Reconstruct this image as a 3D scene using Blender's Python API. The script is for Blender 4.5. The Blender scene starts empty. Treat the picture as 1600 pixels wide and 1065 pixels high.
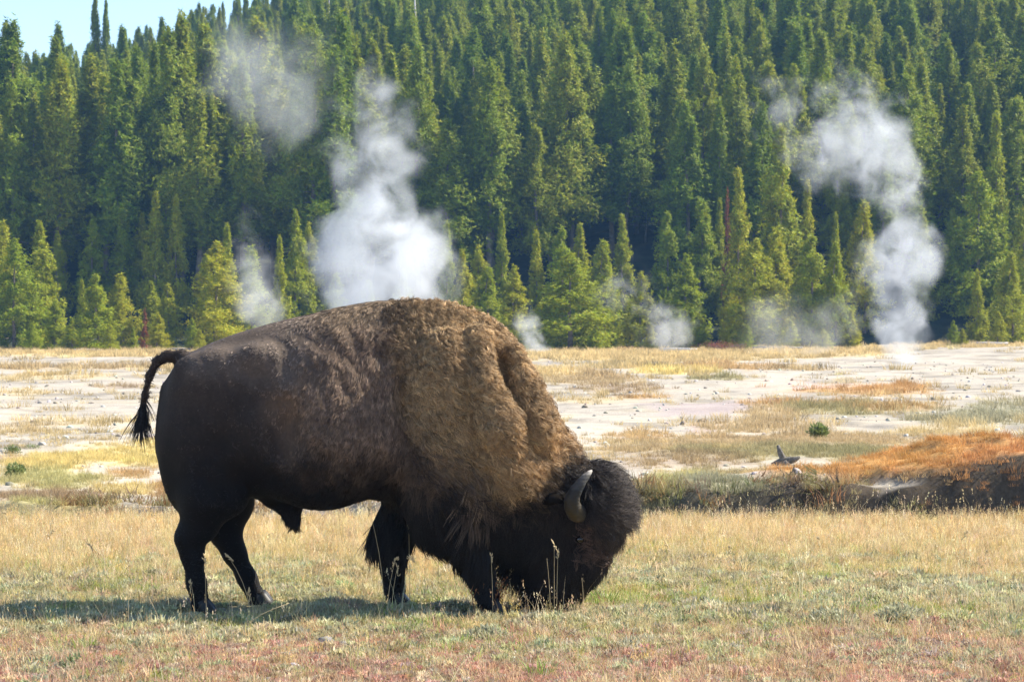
import bpy, math, random
import numpy as np
from mathutils import Vector, Matrix

rng = np.random.default_rng(11)
random.seed(11)
SC = bpy.context.scene
COL = SC.collection
F = 3930.0            # focal length in photo pixels (1600 wide)
EYE = 1.7
HZ = 505.0            # horizon row in the photo

# ------------------------------------------------------------------ camera, sky, sun, exposure
cam = bpy.data.objects.new('camera', bpy.data.cameras.new('camera'))
COL.objects.link(cam)
cam.location = (0, 0, EYE)
cam.rotation_euler = (math.radians(90 - 0.401), 0, 0)
cam.data.sensor_width = 36
cam.data.lens = 36 * F / 1600
cam.data.clip_start = 0.2
cam.data.clip_end = 5000
cam.data.dof.use_dof = True
cam.data.dof.focus_distance = 14.9
cam.data.dof.aperture_fstop = 13.0
SC.camera = cam

SUN_DIR = Vector((0.690, 0.260, 0.675)).normalized()
world = bpy.data.worlds.new('World')
SC.world = world
world.use_nodes = True
wn = world.node_tree.nodes
sky = wn.new('ShaderNodeTexSky')
sky.sky_type = 'NISHITA'
sky.sun_disc = False
sky.sun_elevation = math.asin(SUN_DIR.z)
sky.sun_rotation = math.atan2(SUN_DIR.x, SUN_DIR.y)
sky.altitude = 2200
sky.air_density = 1.0
sky.dust_density = 0.6
sky.ozone_density = 1.5
wn['Background'].inputs['Strength'].default_value = 0.115
world.node_tree.links.new(sky.outputs[0], wn['Background'].inputs['Color'])

sun = bpy.data.objects.new('sun', bpy.data.lights.new('sun', 'SUN'))
COL.objects.link(sun)
sun.data.energy = 5.0
sun.data.angle = math.radians(0.53)
sun.data.color = (1.0, 0.93, 0.80)
sun.rotation_euler = SUN_DIR.to_track_quat('Z', 'Y').to_euler()
sun.location = (30, 5, 40)

SC.view_settings.view_transform = 'Standard'
SC.view_settings.look = 'None'
SC.view_settings.gamma = 1
SC.view_settings.use_curve_mapping = False
SC.view_settings.exposure = 1.25
SC.render.engine = 'CYCLES'
cy = SC.cycles
cy.use_denoising = True
cy.max_bounces = 6
cy.diffuse_bounces = 2
cy.glossy_bounces = 2
cy.transmission_bounces = 3
cy.transparent_max_bounces = 8
cy.volume_bounces = 3
cy.use_adaptive_sampling = True
cy.adaptive_threshold = 0.015
cy.sample_clamp_indirect = 6
cy.caustics_reflective = False
cy.caustics_refractive = False

# ------------------------------------------------------------------ helpers
def tag(o, label=None, cat=None, group=None, kind=None):
    if label: o['label'] = label
    if cat: o['category'] = cat
    if group: o['group'] = group
    if kind: o['kind'] = kind
    return o

def mesh_np(name, V, T=None, Q=None, smooth=False):
    """mesh from numpy: V (n,3), T triangles (m,3), Q quads (k,4)"""
    me = bpy.data.meshes.new(name)
    V = np.asarray(V, dtype=np.float32)
    loops, sizes = [], []
    if T is not None and len(T):
        T = np.asarray(T, dtype=np.int32); loops.append(T.ravel()); sizes.append(np.full(len(T), 3, np.int32))
    if Q is not None and len(Q):
        Q = np.asarray(Q, dtype=np.int32); loops.append(Q.ravel()); sizes.append(np.full(len(Q), 4, np.int32))
    L = np.concatenate(loops); S = np.concatenate(sizes)
    me.vertices.add(len(V)); me.vertices.foreach_set('co', V.ravel())
    me.loops.add(len(L)); me.loops.foreach_set('vertex_index', L)
    me.polygons.add(len(S))
    starts = np.concatenate([[0], np.cumsum(S)[:-1]]).astype(np.int32)
    me.polygons.foreach_set('loop_start', starts)
    if smooth:
        me.polygons.foreach_set('use_smooth', np.ones(len(S), bool))
    me.update(calc_edges=True)
    me.validate()
    return me

def point_color(me, name, C):
    a = me.attributes.new(name, 'FLOAT_COLOR', 'POINT')
    C = np.asarray(C, np.float32)
    if C.shape[1] == 3:
        C = np.concatenate([C, np.ones((len(C), 1), np.float32)], 1)
    a.data.foreach_set('color', C.ravel())

def obj(name, me, mat=None, parent=None, loc=(0, 0, 0)):
    o = bpy.data.objects.new(name, me)
    COL.objects.link(o)
    if mat is not None:
        for m in (mat if isinstance(mat, (list, tuple)) else [mat]):
            me.materials.append(m)
    o.location = loc
    if parent: o.parent = parent
    return o

def empty(name, loc=(0, 0, 0), rz=0):
    o = bpy.data.objects.new(name, None)
    COL.objects.link(o)
    o.location = loc
    o.rotation_euler = (0, 0, rz)
    o.empty_display_size = 0.3
    return o

def P(px, py, D):
    """photo pixel at distance D -> world point"""
    return np.array([(px - 800) * D / F, D, EYE - (py - HZ) * D / F])

def sstep(a, b, x):
    t = np.clip((x - a) / (b - a), 0, 1)
    return t * t * (3 - 2 * t)

def vnoise(x, y, seed=0):
    xi = np.floor(x).astype(np.int64); yi = np.floor(y).astype(np.int64)
    xf = x - xi; yf = y - yi
    def h(a, b):
        n = (a * 374761393 + b * 668265263 + seed * 974634533) & 0xffffffff
        n = ((n ^ (n >> 13)) * 1274126177) & 0xffffffff
        return ((n ^ (n >> 16)) & 0xffff) / 65535.0
    u = xf * xf * (3 - 2 * xf); v = yf * yf * (3 - 2 * yf)
    return (h(xi, yi) * (1 - u) + h(xi + 1, yi) * u) * (1 - v) + (h(xi, yi + 1) * (1 - u) + h(xi + 1, yi + 1) * u) * v

def fbm(x, y, o=4, seed=0):
    s = 0; a = 0.5; t = 0
    for i in range(o):
        s = s + a * vnoise(x * 2 ** i, y * 2 ** i, seed + i * 17); t += a; a *= 0.55
    return s / t

class NT:
    """small node-tree writer"""
    def __init__(self, mat):
        self.t = mat.node_tree; self.n = self.t.nodes
    def add(self, typ, **kw):
        n = self.n.new(typ)
        ins = kw.pop('ins', {})
        for k, v in kw.items(): setattr(n, k, v)
        for k, v in ins.items():
            s = n.inputs[k]
            if isinstance(v, bpy.types.NodeSocket): self.t.links.new(v, s)
            else: s.default_value = v
        return n
    def math(self, op, a, b=None, c=None, clamp=False):
        n = self.n.new('ShaderNodeMath'); n.operation = op; n.use_clamp = clamp
        for i, v in enumerate((a, b, c)):
            if v is None: continue
            if isinstance(v, bpy.types.NodeSocket): self.t.links.new(v, n.inputs[i])
            else: n.inputs[i].default_value = v
        return n.outputs[0]
    def ramp(self, fac, stops):
        n = self.n.new('ShaderNodeValToRGB')
        el = n.color_ramp.elements
        while len(el) < len(stops): el.new(0.5)
        for e, (p, c) in zip(el, stops):
            e.position = p; e.color = (*c, 1)
        self.t.links.new(fac, n.inputs[0])
        return n.outputs[0]
    def mix(self, fac, a, b, blend='MIX'):
        n = self.n.new('ShaderNodeMix'); n.data_type = 'RGBA'; n.blend_type = blend
        for s, v in ((n.inputs[0], fac), (n.inputs[6], a), (n.inputs[7], b)):
            if isinstance(v, bpy.types.NodeSocket): self.t.links.new(v, s)
            elif isinstance(v, (int, float)): s.default_value = v
            else: s.default_value = (*v, 1)
        return n.outputs[2]
    def link(self, a, b): self.t.links.new(a, b)

def new_mat(name):
    m = bpy.data.materials.new(name); m.use_nodes = True
    return m, NT(m), m.node_tree.nodes['Principled BSDF']

def attr_mat(name, attr, rough=0.8, spec=0.2, noise=None, bump=None, translucent=0.0, typ='GEOMETRY', gain=(1, 1, 1)):
    """base colour from an attribute with fine noise variation"""
    m, N, b = new_mat(name)
    a = N.add('ShaderNodeAttribute', attribute_name=attr, attribute_type=typ)
    c = a.outputs['Color']
    if noise:
        tc = N.add('ShaderNodeTexCoord')
        nz = N.add('ShaderNodeTexNoise', ins={'Vector': tc.outputs['Object'], 'Scale': noise[0], 'Detail': 5.0, 'Roughness': 0.65})
        f = N.ramp(nz.outputs[0], [(0.3, (1 - noise[1],) * 3), (0.7, (1 + noise[1],) * 3)])
        c = N.mix(1.0, c, f, 'MULTIPLY')
        if bump:
            bp = N.add('ShaderNodeBump', ins={'Height': nz.outputs[0], 'Strength': bump[0], 'Distance': bump[1]})
            N.link(bp.outputs[0], b.inputs['Normal'])
    N.link(c, b.inputs['Base Color'])
    b.inputs['Roughness'].default_value = rough
    b.inputs['Specular IOR Level'].default_value = spec
    if translucent:
        tr = N.add('ShaderNodeBsdfTranslucent', ins={'Color': c})
        mx = N.add('ShaderNodeMixShader', ins={0: translucent, 1: b.outputs[0], 2: tr.outputs[0]})
        N.link(mx.outputs[0], N.n['Material Output'].inputs[0])
    return m

def plain_mat(name, col, rough=0.7, spec=0.3, noise=(8.0, 0.25), bump=None):
    m, N, b = new_mat(name)
    tc = N.add('ShaderNodeTexCoord')
    nz = N.add('ShaderNodeTexNoise', ins={'Vector': tc.outputs['Object'], 'Scale': noise[0], 'Detail': 5.0, 'Roughness': 0.6})
    c = N.ramp(nz.outputs[0], [(0.3, tuple(x * (1 - noise[1]) for x in col)), (0.7, tuple(x * (1 + noise[1]) for x in col))])
    N.link(c, b.inputs['Base Color'])
    if bump:
        bp = N.add('ShaderNodeBump', ins={'Height': nz.outputs[0], 'Strength': bump[0], 'Distance': bump[1]})
        N.link(bp.outputs[0], b.inputs['Normal'])
    b.inputs['Roughness'].default_value = rough
    b.inputs['Specular IOR Level'].default_value = spec
    return m

def surface_nets(f, o, h):
    """mesh of f=0 on a regular grid with origin o and step h"""
    nx, ny, nz = f.shape
    s = f < 0
    acc = np.zeros((nx - 1, ny - 1, nz - 1, 3), np.float32); cnt = np.zeros((nx - 1, ny - 1, nz - 1), np.float32)
    def sl(a, dx, dy, dz): return a[dx:nx - 1 + dx, dy:ny - 1 + dy, dz:nz - 1 + dz]
    for ax in range(3):
        for a in (0, 1):
            for b in (0, 1):
                p0 = [0, 0, 0]; oth = [i for i in range(3) if i != ax]
                p0[oth[0]] = a; p0[oth[1]] = b; p1 = list(p0); p1[ax] = 1
                f0 = sl(f, *p0); f1 = sl(f, *p1)
                cr = (f0 < 0) != (f1 < 0)
                t = np.where(cr, f0 / np.where(cr, f0 - f1, 1), 0)
                for k in range(3):
                    acc[..., k] += np.where(cr, p0[k] + (t if k == ax else 0), 0)
                cnt += cr
    act = cnt > 0
    idx = -np.ones(act.shape, np.int64); idx[act] = np.arange(act.sum())
    ii = np.argwhere(act)
    V = (ii + acc[act] / cnt[act][:, None]) * h + np.asarray(o)
    quads = []
    for ax in range(3):
        a, b = [i for i in range(3) if i != ax]
        if ax == 1: a, b = b, a
        lo = [slice(1, -1)] * 3; lo[ax] = slice(0, -1)
        hi = list(lo); hi[ax] = slice(1, None)
        c0 = s[tuple(lo)]; c1 = s[tuple(hi)]
        e = np.argwhere(c0 != c1)
        base = np.zeros((len(e), 3), np.int64)
        base[:, ax] = e[:, ax]; base[:, a] = e[:, a] + 1; base[:, b] = e[:, b] + 1
        inv = c0[tuple(e.T)]
        def cell(da, db):
            q = base.copy(); q[:, a] += da; q[:, b] += db
            return idx[q[:, 0], q[:, 1], q[:, 2]]
        q = np.stack([cell(-1, -1), cell(0, -1), cell(0, 0), cell(-1, 0)], 1)
        q[~inv] = q[~inv][:, ::-1]
        quads.append(q)
    return V, np.concatenate(quads)

def smooth_verts(V, Q, it=2, lam=0.5):
    for _ in range(it):
        acc = np.zeros_like(V); c = np.zeros(len(V))
        for i in range(4):
            a, b = Q[:, i], Q[:, (i + 1) % 4]
            np.add.at(acc, a, V[b]); np.add.at(c, a, 1)
            np.add.at(acc, b, V[a]); np.add.at(c, b, 1)
        V = V * (1 - lam) + lam * acc / np.maximum(c, 1)[:, None]
    return V

def tube(path, radii, n=8, cap=True):
    """tapered tube along a path -> (V, Q, T)"""
    path = np.asarray(path, float); m = len(path)
    V = []
    for i in range(m):
        d = path[min(i + 1, m - 1)] - path[max(i - 1, 0)]
        d = d / (np.linalg.norm(d) + 1e-9)
        u = np.cross(d, [0, 1, 0.13]); u /= np.linalg.norm(u) + 1e-9
        v = np.cross(d, u)
        for k in range(n):
            a = 2 * math.pi * k / n
            V.append(path[i] + radii[i] * (math.cos(a) * u + math.sin(a) * v))
    Q = []
    for i in range(m - 1):
        for k in range(n):
            Q.append((i * n + k, i * n + (k + 1) % n, (i + 1) * n + (k + 1) % n, (i + 1) * n + k))
    V.append(path[0]); V.append(path[-1])
    T = []
    for k in range(n):
        T.append((m * n, (k + 1) % n, k)); T.append((m * n + 1, (m - 1) * n + k, (m - 1) * n + (k + 1) % n))
    return np.array(V), np.array(Q), np.array(T)

def merge(parts):
    Vs, Qs, Ts, o = [], [], [], 0
    for V, Q, T in parts:
        Vs.append(V)
        if Q is not None and len(Q): Qs.append(np.asarray(Q) + o)
        if T is not None and len(T): Ts.append(np.asarray(T) + o)
        o += len(V)
    return np.concatenate(Vs), (np.concatenate(Qs) if Qs else None), (np.concatenate(Ts) if Ts else None)

# ------------------------------------------------------------------ scatter with geometry nodes (only for stuff)
def scatter(name, pts, rot, scl, idx, tint, protos, label=None, cat=None):
    me = bpy.data.meshes.new(name)
    me.vertices.add(len(pts)); me.vertices.foreach_set('co', np.asarray(pts, np.float32).ravel())
    for nm, typ, arr, key in (('rot', 'FLOAT_VECTOR', rot, 'vector'), ('scl', 'FLOAT_VECTOR', scl, 'vector'),
                              ('idx', 'INT', idx, 'value'), ('tint', 'FLOAT_COLOR', np.c_[tint, np.ones(len(pts))], 'color')):
        a = me.attributes.new(nm, typ, 'POINT')
        a.data.foreach_set(key, np.asarray(arr, np.int32 if typ == 'INT' else np.float32).ravel())
    o = obj(name, me)
    g = bpy.data.node_groups.new(name, 'GeometryNodeTree')
    g.interface.new_socket('Geometry', in_out='INPUT', socket_type='NodeSocketGeometry')
    g.interface.new_socket('Geometry', in_out='OUTPUT', socket_type='NodeSocketGeometry')
    n = g.nodes; L = g.links.new
    gi = n.new('NodeGroupInput'); go = n.new('NodeGroupOutput')
    ip = n.new('GeometryNodeInstanceOnPoints')
    jn = n.new('GeometryNodeJoinGeometry')
    for p in protos:
        oi = n.new('GeometryNodeObjectInfo'); oi.inputs[0].default_value = p; oi.inputs['As Instance'].default_value = True
        L(oi.outputs['Geometry'], jn.inputs[0])
    def na(nm, dt):
        a = n.new('GeometryNodeInputNamedAttribute'); a.data_type = dt; a.inputs[0].default_value = nm
        return a.outputs[0]
    er = n.new('FunctionNodeEulerToRotation'); L(na('rot', 'FLOAT_VECTOR'), er.inputs[0])
    L(gi.outputs[0], ip.inputs['Points']); L(jn.outputs[0], ip.inputs['Instance'])
    ip.inputs['Pick Instance'].default_value = True
    L(na('idx', 'INT'), ip.inputs['Instance Index'])
    L(er.outputs[0], ip.inputs['Rotation']); L(na('scl', 'FLOAT_VECTOR'), ip.inputs['Scale'])
    L(ip.outputs[0], go.inputs[0])
    md = o.modifiers.new('scatter', 'NODES'); md.node_group = g
    tag(o, label, cat, None, 'stuff')
    return o

def proto(name, me, mats):
    o = bpy.data.objects.new(name, me)
    for m in mats: me.materials.append(m)
    return o

# ------------------------------------------------------------------ terrain
MEADOW_EDGE = 21.9
def mound_h(x, y):
    """height of the rust coloured mounds on the far bank, right"""
    h = 0
    for (cx, cy, rx, ry, a) in ((5.6, 26.2, 2.1, 1.1, .46), (4.4, 27.0, 1.2, .6, .18), (5.6, 29.3, 1.9, .9, .26), (7.2, 31.8, 2.2, 1.2, .16),
                                (7.6, 28.6, 2.0, 1.2, .40), (3.1, 26.5, .9, .4, .13), 
                                (9.5, 27.0, 2.0, 1.3, .4)):
        r = ((x - cx) / rx) ** 2 + ((y - cy) / ry) ** 2
        h = h + a * np.clip(1 - r, 0, 1) ** 0.7
    return h * (.50 + .70 * fbm(x * 1.3, y * 1.5, 3, 66))

def crest(x):
    return np.clip(27.5 + 0.30 * (x + 65), 23, 52)

def ground_z(x, y):
    x = np.asarray(x, float); y = np.asarray(y, float)
    near = 0.035 * (fbm(x * 1.1, y * 1.1, 3, 5) - 0.5)
    edge = MEADOW_EDGE + 0.25 * (fbm(x * 0.7, y * 0 + 3.3, 3, 8) - 0.5)
    drop = sstep(edge, edge + 0.5, y)
    bank = 0.48 + 0.20 * sstep(-1.0, 2.5, x)
    far0 = 25.2 + 0.7 * (fbm(x * 0.5, y * 0 + 9.1, 3, 4) - 0.5)
    zf = -0.62 + bank * sstep(far0 - 0.12, far0 + 0.16, y) + (0.62 - bank) * sstep(far0, far0 + 14, y)
    bumps = 0.16 * (fbm(x * 0.35, y * 0.35, 4, 21) - 0.5) * sstep(25, 28, y) + 0.30 * (fbm(x * .08, y * .08, 3, 31) - .5) * sstep(35, 60, y)
    z = near * (1 - drop) + (zf * drop) + bumps * drop
    z = z + mound_h(x, y) * sstep(24.8, 25.4, y)
    z = z + 0.5 * sstep(8, 40, x) * sstep(60, 165, y)
    t = np.clip((y - 168) / 160, 0, 1)
    hill = crest(x) * (t ** 0.95) + 1.2 * (fbm(x * .05, y * .05, 3, 77) - .5) * sstep(170, 200, y)
    z = z + .16 * (fbm(x * 2.6, y * 2.6, 3, 83) - .5) * sstep(24.2, 25.0, y) * sstep(27.5, 25.6, y)
    return z + hill * (y > 168)

# cover patches: photo pixel centre, radii, colour name, strength
CV = {'straw': (.52, .40, .20), 'tan': (.40, .30, .17), 'yellow': (.54, .43, .17), 'ygreen': (.40, .36, .16), 'olive': (.27, .24, .12),
      'orange': (.43, .26, .11), 'rust': (.40, .205, .085), 'brown': (.26, .18, .11), 'graygreen': (.29, .27, .175), 'pink': (.58, .40, .32),
      'purple': (.36, .29, .29), 'green': (.16, .22, .06), 'sage': (.30, .30, .19)}
PATCH = [
 (150, 551, 260, 5, 'straw', 1), (150, 575, 150, 4, 'tan', .8), (60, 590, 120, 4, 'straw', .6), (200, 603, 50, 3, 'brown', .6), (20, 612, 60, 6, 'straw', .4),
 (120, 660, 90, 8, 'straw', .5), (30, 670, 50, 8, 'tan', .5), (60, 715, 70, 14, 'yellow', .9), (150, 705, 100, 12, 'yellow', .9), (215, 712, 45, 9, 'yellow', 1), (235, 693, 30, 7, 'yellow', .9),
 (75, 735, 90, 9, 'ygreen', 1), (200, 728, 40, 5, 'orange', .7), (60, 756, 95, 7, 'brown', .8), (70, 774, 110, 9, 'ygreen', 1), (140, 776, 50, 9, 'yellow', .8), (200, 748, 50, 5, 'yellow', .7),
 (270, 748, 32, 8, 'orange', .8), (280, 758, 26, 5, 'brown', .6), (20, 790, 60, 5, 'orange', .8),
 (1000, 556, 200, 9, 'straw', 1), (1230, 552, 130, 6, 'straw', 1), (870, 585, 60, 8, 'straw', .8), (1010, 573, 130, 5, 'straw', .9), (1050, 580, 60, 4, 'yellow', 1), (930, 592, 70, 7, 'tan', .9),
 (970, 605, 60, 6, 'brown', .7), (1000, 618, 40, 4, 'orange', .7), (915, 625, 50, 7, 'straw', .5), (1120, 590, 50, 4, 'olive', .9), (1150, 572, 90, 5, 'orange', .6), (1250, 575, 60, 4, 'tan', .5),
 (1500, 541, 150, 5, 'orange', .7), (1550, 546, 120, 4, 'straw', .9), (1350, 552, 80, 4, 'straw', .8),
 (1300, 605, 90, 6, 'pink', .8), (1225, 600, 50, 7, 'pink', .9), (1110, 640, 100, 9, 'purple', .7), (1100, 668, 26, 8, 'purple', .9), (1180, 628, 80, 6, 'purple', .5),
 (1350, 610, 90, 8, 'orange', 1), (1410, 607, 55, 6, 'orange', 1), (1260, 632, 90, 7, 'orange', .9), (1220, 645, 60, 7, 'tan', .9), (1330, 640, 110, 9, 'olive', .9), (1410, 640, 60, 6, 'orange', .6),
 (1200, 665, 110, 10, 'tan', .8), (1090, 690, 120, 12, 'tan', .8), (1010, 680, 50, 8, 'orange', .4), (1000, 705, 80, 10, 'tan', .8), (1280, 690, 130, 14, 'tan', .85), (1180, 710, 130, 12, 'olive', .8),
 (1330, 712, 90, 12, 'olive', .9), (1060, 725, 90, 10, 'brown', .6), (1470, 690, 100, 8, 'tan', .8), (1530, 655, 110, 12, 'graygreen', .9), (1480, 672, 80, 7, 'straw', .6), (1590, 640, 60, 10, 'graygreen', .7),
 (1250, 740, 130, 9, 'tan', .7), (1120, 740, 80, 7, 'olive', .5),
 (1030, 765, 90, 12, 'ygreen', 1), (1120, 768, 70, 9, 'graygreen', 1), (1010, 785, 50, 6, 'olive', 1), (1250, 752, 70, 6, 'orange', .9), (1330, 757, 50, 6, 'rust', .8), (1190, 783, 40, 6, 'rust', 1), (1300, 775, 110, 8, 'olive', .7),
 (1140, 785, 60, 6, 'olive', .9),
]
def photo_px(x, y):
    return 800 + x * F / y, HZ + EYE * F / y

def cover(x, y):
    """(n,3) base colour and (n,) plant density of the flats beyond the meadow; the patches lie where they lie on the ground"""
    px, py = photo_px(x, y)
    n1 = fbm(x * .9, y * .45, 4, 41); n2 = fbm(x * .25, y * .12, 3, 51); n3 = fbm(x * 3.1, y * 1.2, 3, 61)
    sinter = np.array([.395, .352, .292]) * (0.80 + 0.35 * n2)[:, None]
    sinter = sinter * (1 - 0.34 * sstep(.50, .72, n1))[:, None] * (1 - 0.22 * sstep(.55, .7, fbm(x * 1.1, y * 3.5, 3, 71)))[:, None] + np.array([.05, .035, .01]) * sstep(.5, .7, n3)[:, None]
    col = sinter; den = 0.07 + 0.22 * sstep(.48, .7, n1)
    tcol = np.tile(np.array(CV['straw']), (len(x), 1))
    nz = 1.3 * (n1 - .5) + 1.1 * (n3 - .5)
    for (cx, cyy, rx, ry, c, s) in PATCH:
        r = np.sqrt(((px - cx) / rx) ** 2 + ((py - cyy) / ry) ** 2)
        w = s * sstep(1.35, .7, r + nz)
        c3 = np.array(CV[c])
        col = col * (1 - .85 * w[:, None]) + c3 * .85 * w[:, None]
        if c in ('pink', 'purple'):
            den = den * (1 - w)
        else:
            tcol = tcol * (1 - w[:, None]) + c3 * w[:, None]
            den = np.maximum(den, w)
    m = np.clip(mound_h(x, y) / .12 - .25 + (n1 - .5) * 1.6 + (n3 - .5), 0, 1) * (y > 25) * (y < 34)
    c3 = np.array(CV['rust']) * (.8 + .5 * n3)[:, None] + np.array([.06, .05, .0]) * sstep(.5, .7, n1)[:, None]
    col = col * (1 - m[:, None]) + c3 * m[:, None]; tcol = tcol * (1 - m[:, None]) + c3 * m[:, None]; den = np.maximum(den, m)
    return col, tcol, den

def meadow_mix(x, y):
    """weights of straw, sage and red ground cover over the near meadow"""
    n = fbm(x * .6, y * .6, 3, 3); n2 = fbm(x * 1.7, y * 1.1, 3, 13)
    straw = sstep(15.8, 19.0, y + 3.6 * (n - .5))
    red = sstep(14.3, 12.6, y + 2.2 * (n2 - .5) + .8 * (n - .5))
    sage = np.clip(1 - straw - red, 0, 1)
    return straw, sage, red

def axis(segs):
    out = [segs[0][0]]
    for a, b, st0, st1 in segs:
        v = a; k = 0
        while v < b - 1e-6:
            st = st0 + (st1 - st0) * (v - a) / (b - a)
            v = min(b, v + st); out.append(v)
    return np.array(out)

def sheet(ys, xs):
    X, Y = np.meshgrid(xs, ys)
    Z = ground_z(X.ravel(), Y.ravel())
    V = np.c_[X.ravel(), Y.ravel(), Z]
    nx = len(xs); ny = len(ys)
    i = np.arange((ny - 1) * (nx - 1)); r = i // (nx - 1); c = i % (nx - 1)
    a = r * nx + c
    return V, np.stack([a, a + 1, a + nx + 1, a + nx], 1)

xs_half = axis([(0, 7, .10, .12), (7, 26, .12, .5), (26, 400, 2, 40)])
xs = np.concatenate([-xs_half[::-1][:-1], xs_half])
V, Q = sheet(axis([(-120, 4, 20, 2), (4, 10, 1, .15), (10, 32, .09, .12), (32, 60, .12, .4), (60, 168, .4, 1.2)]), xs)
col, _, _ = cover(V[:, 0], np.maximum(V[:, 1], 5))
st, sg, rd = meadow_mix(V[:, 0], V[:, 1])
nn = fbm(V[:, 0] * 4, V[:, 1] * 4, 3, 91)
mead = st[:, None] * np.array([.40, .30, .16]) + sg[:, None] * np.array([.25, .22, .13]) + rd[:, None] * np.array([.27, .17, .12])
mead = mead * (.65 + .7 * nn)[:, None]
wv = sstep(MEADOW_EDGE - .2, MEADOW_EDGE + .25, V[:, 1])[:, None]
bankc = np.array([.085, .065, .045]) * (.6 + .8 * nn)[:, None]  # bare bank soil, darkened so the recess shade sits in its colour
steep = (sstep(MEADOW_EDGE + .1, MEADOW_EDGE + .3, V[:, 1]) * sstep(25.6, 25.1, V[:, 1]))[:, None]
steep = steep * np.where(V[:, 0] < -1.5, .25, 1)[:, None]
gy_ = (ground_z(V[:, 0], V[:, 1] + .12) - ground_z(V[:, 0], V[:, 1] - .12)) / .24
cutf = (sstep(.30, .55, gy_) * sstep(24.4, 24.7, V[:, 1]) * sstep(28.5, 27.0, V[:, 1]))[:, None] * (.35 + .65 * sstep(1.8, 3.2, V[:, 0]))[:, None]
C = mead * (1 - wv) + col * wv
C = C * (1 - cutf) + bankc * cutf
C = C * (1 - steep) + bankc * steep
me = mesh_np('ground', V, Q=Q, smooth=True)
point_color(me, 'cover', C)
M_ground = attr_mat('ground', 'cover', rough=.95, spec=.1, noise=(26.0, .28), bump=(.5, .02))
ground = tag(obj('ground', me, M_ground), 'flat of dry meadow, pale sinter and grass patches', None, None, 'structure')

V, Q = sheet(axis([(168, 335, 3, 4), (335, 700, 20, 60)]), np.concatenate([-axis([(0, 90, 3, 3), (90, 400, 10, 60)])[::-1][:-1], axis([(0, 90, 3, 3), (90, 400, 10, 60)])]))
me = mesh_np('hillside', V, Q=Q, smooth=True)
M_hill = plain_mat('hill_soil', (.045, .05, .028), rough=1, spec=0, noise=(.6, .5))
tag(obj('hillside', me, M_hill), 'forest floor of the hillside behind the flats', None, None, 'structure')

# ------------------------------------------------------------------ bison
BX, BY = (600 - 800) / 262.0, 15.0         # its place in the meadow
def lx(px): return (px - 600) / 262.0
def lz(py): return (950.4 - py) / 262.0

STEP = 0.0125
GO = np.array([lx(205), -0.62, -0.06]); GN = (int(3.12 / STEP), int(1.24 / STEP), int(2.03 / STEP))
gx = (GO[0] + STEP * np.arange(GN[0])).astype(np.float32)
gy = (GO[1] + STEP * np.arange(GN[1])).astype(np.float32)
gz = (GO[2] + STEP * np.arange(GN[2])).astype(np.float32)

def box_slices(lo, hi):
    out = []
    for a, g in enumerate((gx, gy, gz)):
        i0 = max(0, int((lo[a] - GO[a]) / STEP)); i1 = min(GN[a], int((hi[a] - GO[a]) / STEP) + 2)
        out.append(slice(i0, i1))
    return tuple(out)

def grid(sl): return np.meshgrid(gx[sl[0]], gy[sl[1]], gz[sl[2]], indexing='ij', sparse=True)

def smin(a, b, k):
    h = np.clip(0.5 + 0.5 * (b - a) / k, 0, 1)
    return b * (1 - h) + a * h - k * h * (1 - h)

def ell_d(sl, c, r, tilt=0.0):
    X, Y, Z = grid(sl)
    x, y, z = X - c[0], Y - c[1], Z - c[2]
    if tilt:
        cs, sn = math.cos(tilt), math.sin(tilt)
        x, z = cs * x + sn * z, -sn * x + cs * z
    k0 = np.sqrt((x / r[0]) ** 2 + (y / r[1]) ** 2 + (z / r[2]) ** 2)
    k1 = np.sqrt((x / r[0] ** 2) ** 2 + (y / r[1] ** 2) ** 2 + (z / r[2] ** 2) ** 2)
    return k0 * (k0 - 1) / np.maximum(k1, 1e-6)

def add_ell(f, px, py, y, r, k=.06, tilt=0.0, both=True, cut=False):
    for s in ((-1, 1) if both and y else (1,)):
        c = (lx(px), s * y, lz(py)); m = max(r) if tilt else None
        rr = [m] * 3 if tilt else r
        sl = box_slices([c[i] - rr[i] - k - .04 for i in range(3)], [c[i] + rr[i] + k + .04 for i in range(3)])
        d = ell_d(sl, c, r, tilt)
        f[sl] = -smin(-f[sl], d, k) if cut else smin(f[sl], d, k)

def cap_d(sl, a, b, ra, rb, sy=1.0):
    X, Y, Z = grid(sl)
    d = np.asarray(b, float) - a; L2 = d @ d
    t = np.clip(((X - a[0]) * d[0] + (Y - a[1]) * d[1] + (Z - a[2]) * d[2]) / L2, 0, 1)
    return np.sqrt((X - a[0] - t * d[0]) ** 2 + ((Y - a[1] - t * d[1]) / sy) ** 2 + (Z - a[2] - t * d[2]) ** 2) - (ra + (rb - ra) * t)

def add_chain(f, pts, k=.05, cut=False, sy=1.0):
    """pts: (px, py, y, radius)"""
    q = [(np.array([lx(p[0]), p[2], lz(p[1])]), p[3]) for p in pts]
    for (a, ra), (b, rb) in zip(q[:-1], q[1:]):
        m = max(ra, rb) + k + .03
        sl = box_slices(np.minimum(a, b) - m, np.maximum(a, b) + m)
        d = cap_d(sl, a, b, ra, rb, sy)
        f[sl] = -smin(-f[sl], d, k) if cut else smin(f[sl], d, k)

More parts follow.
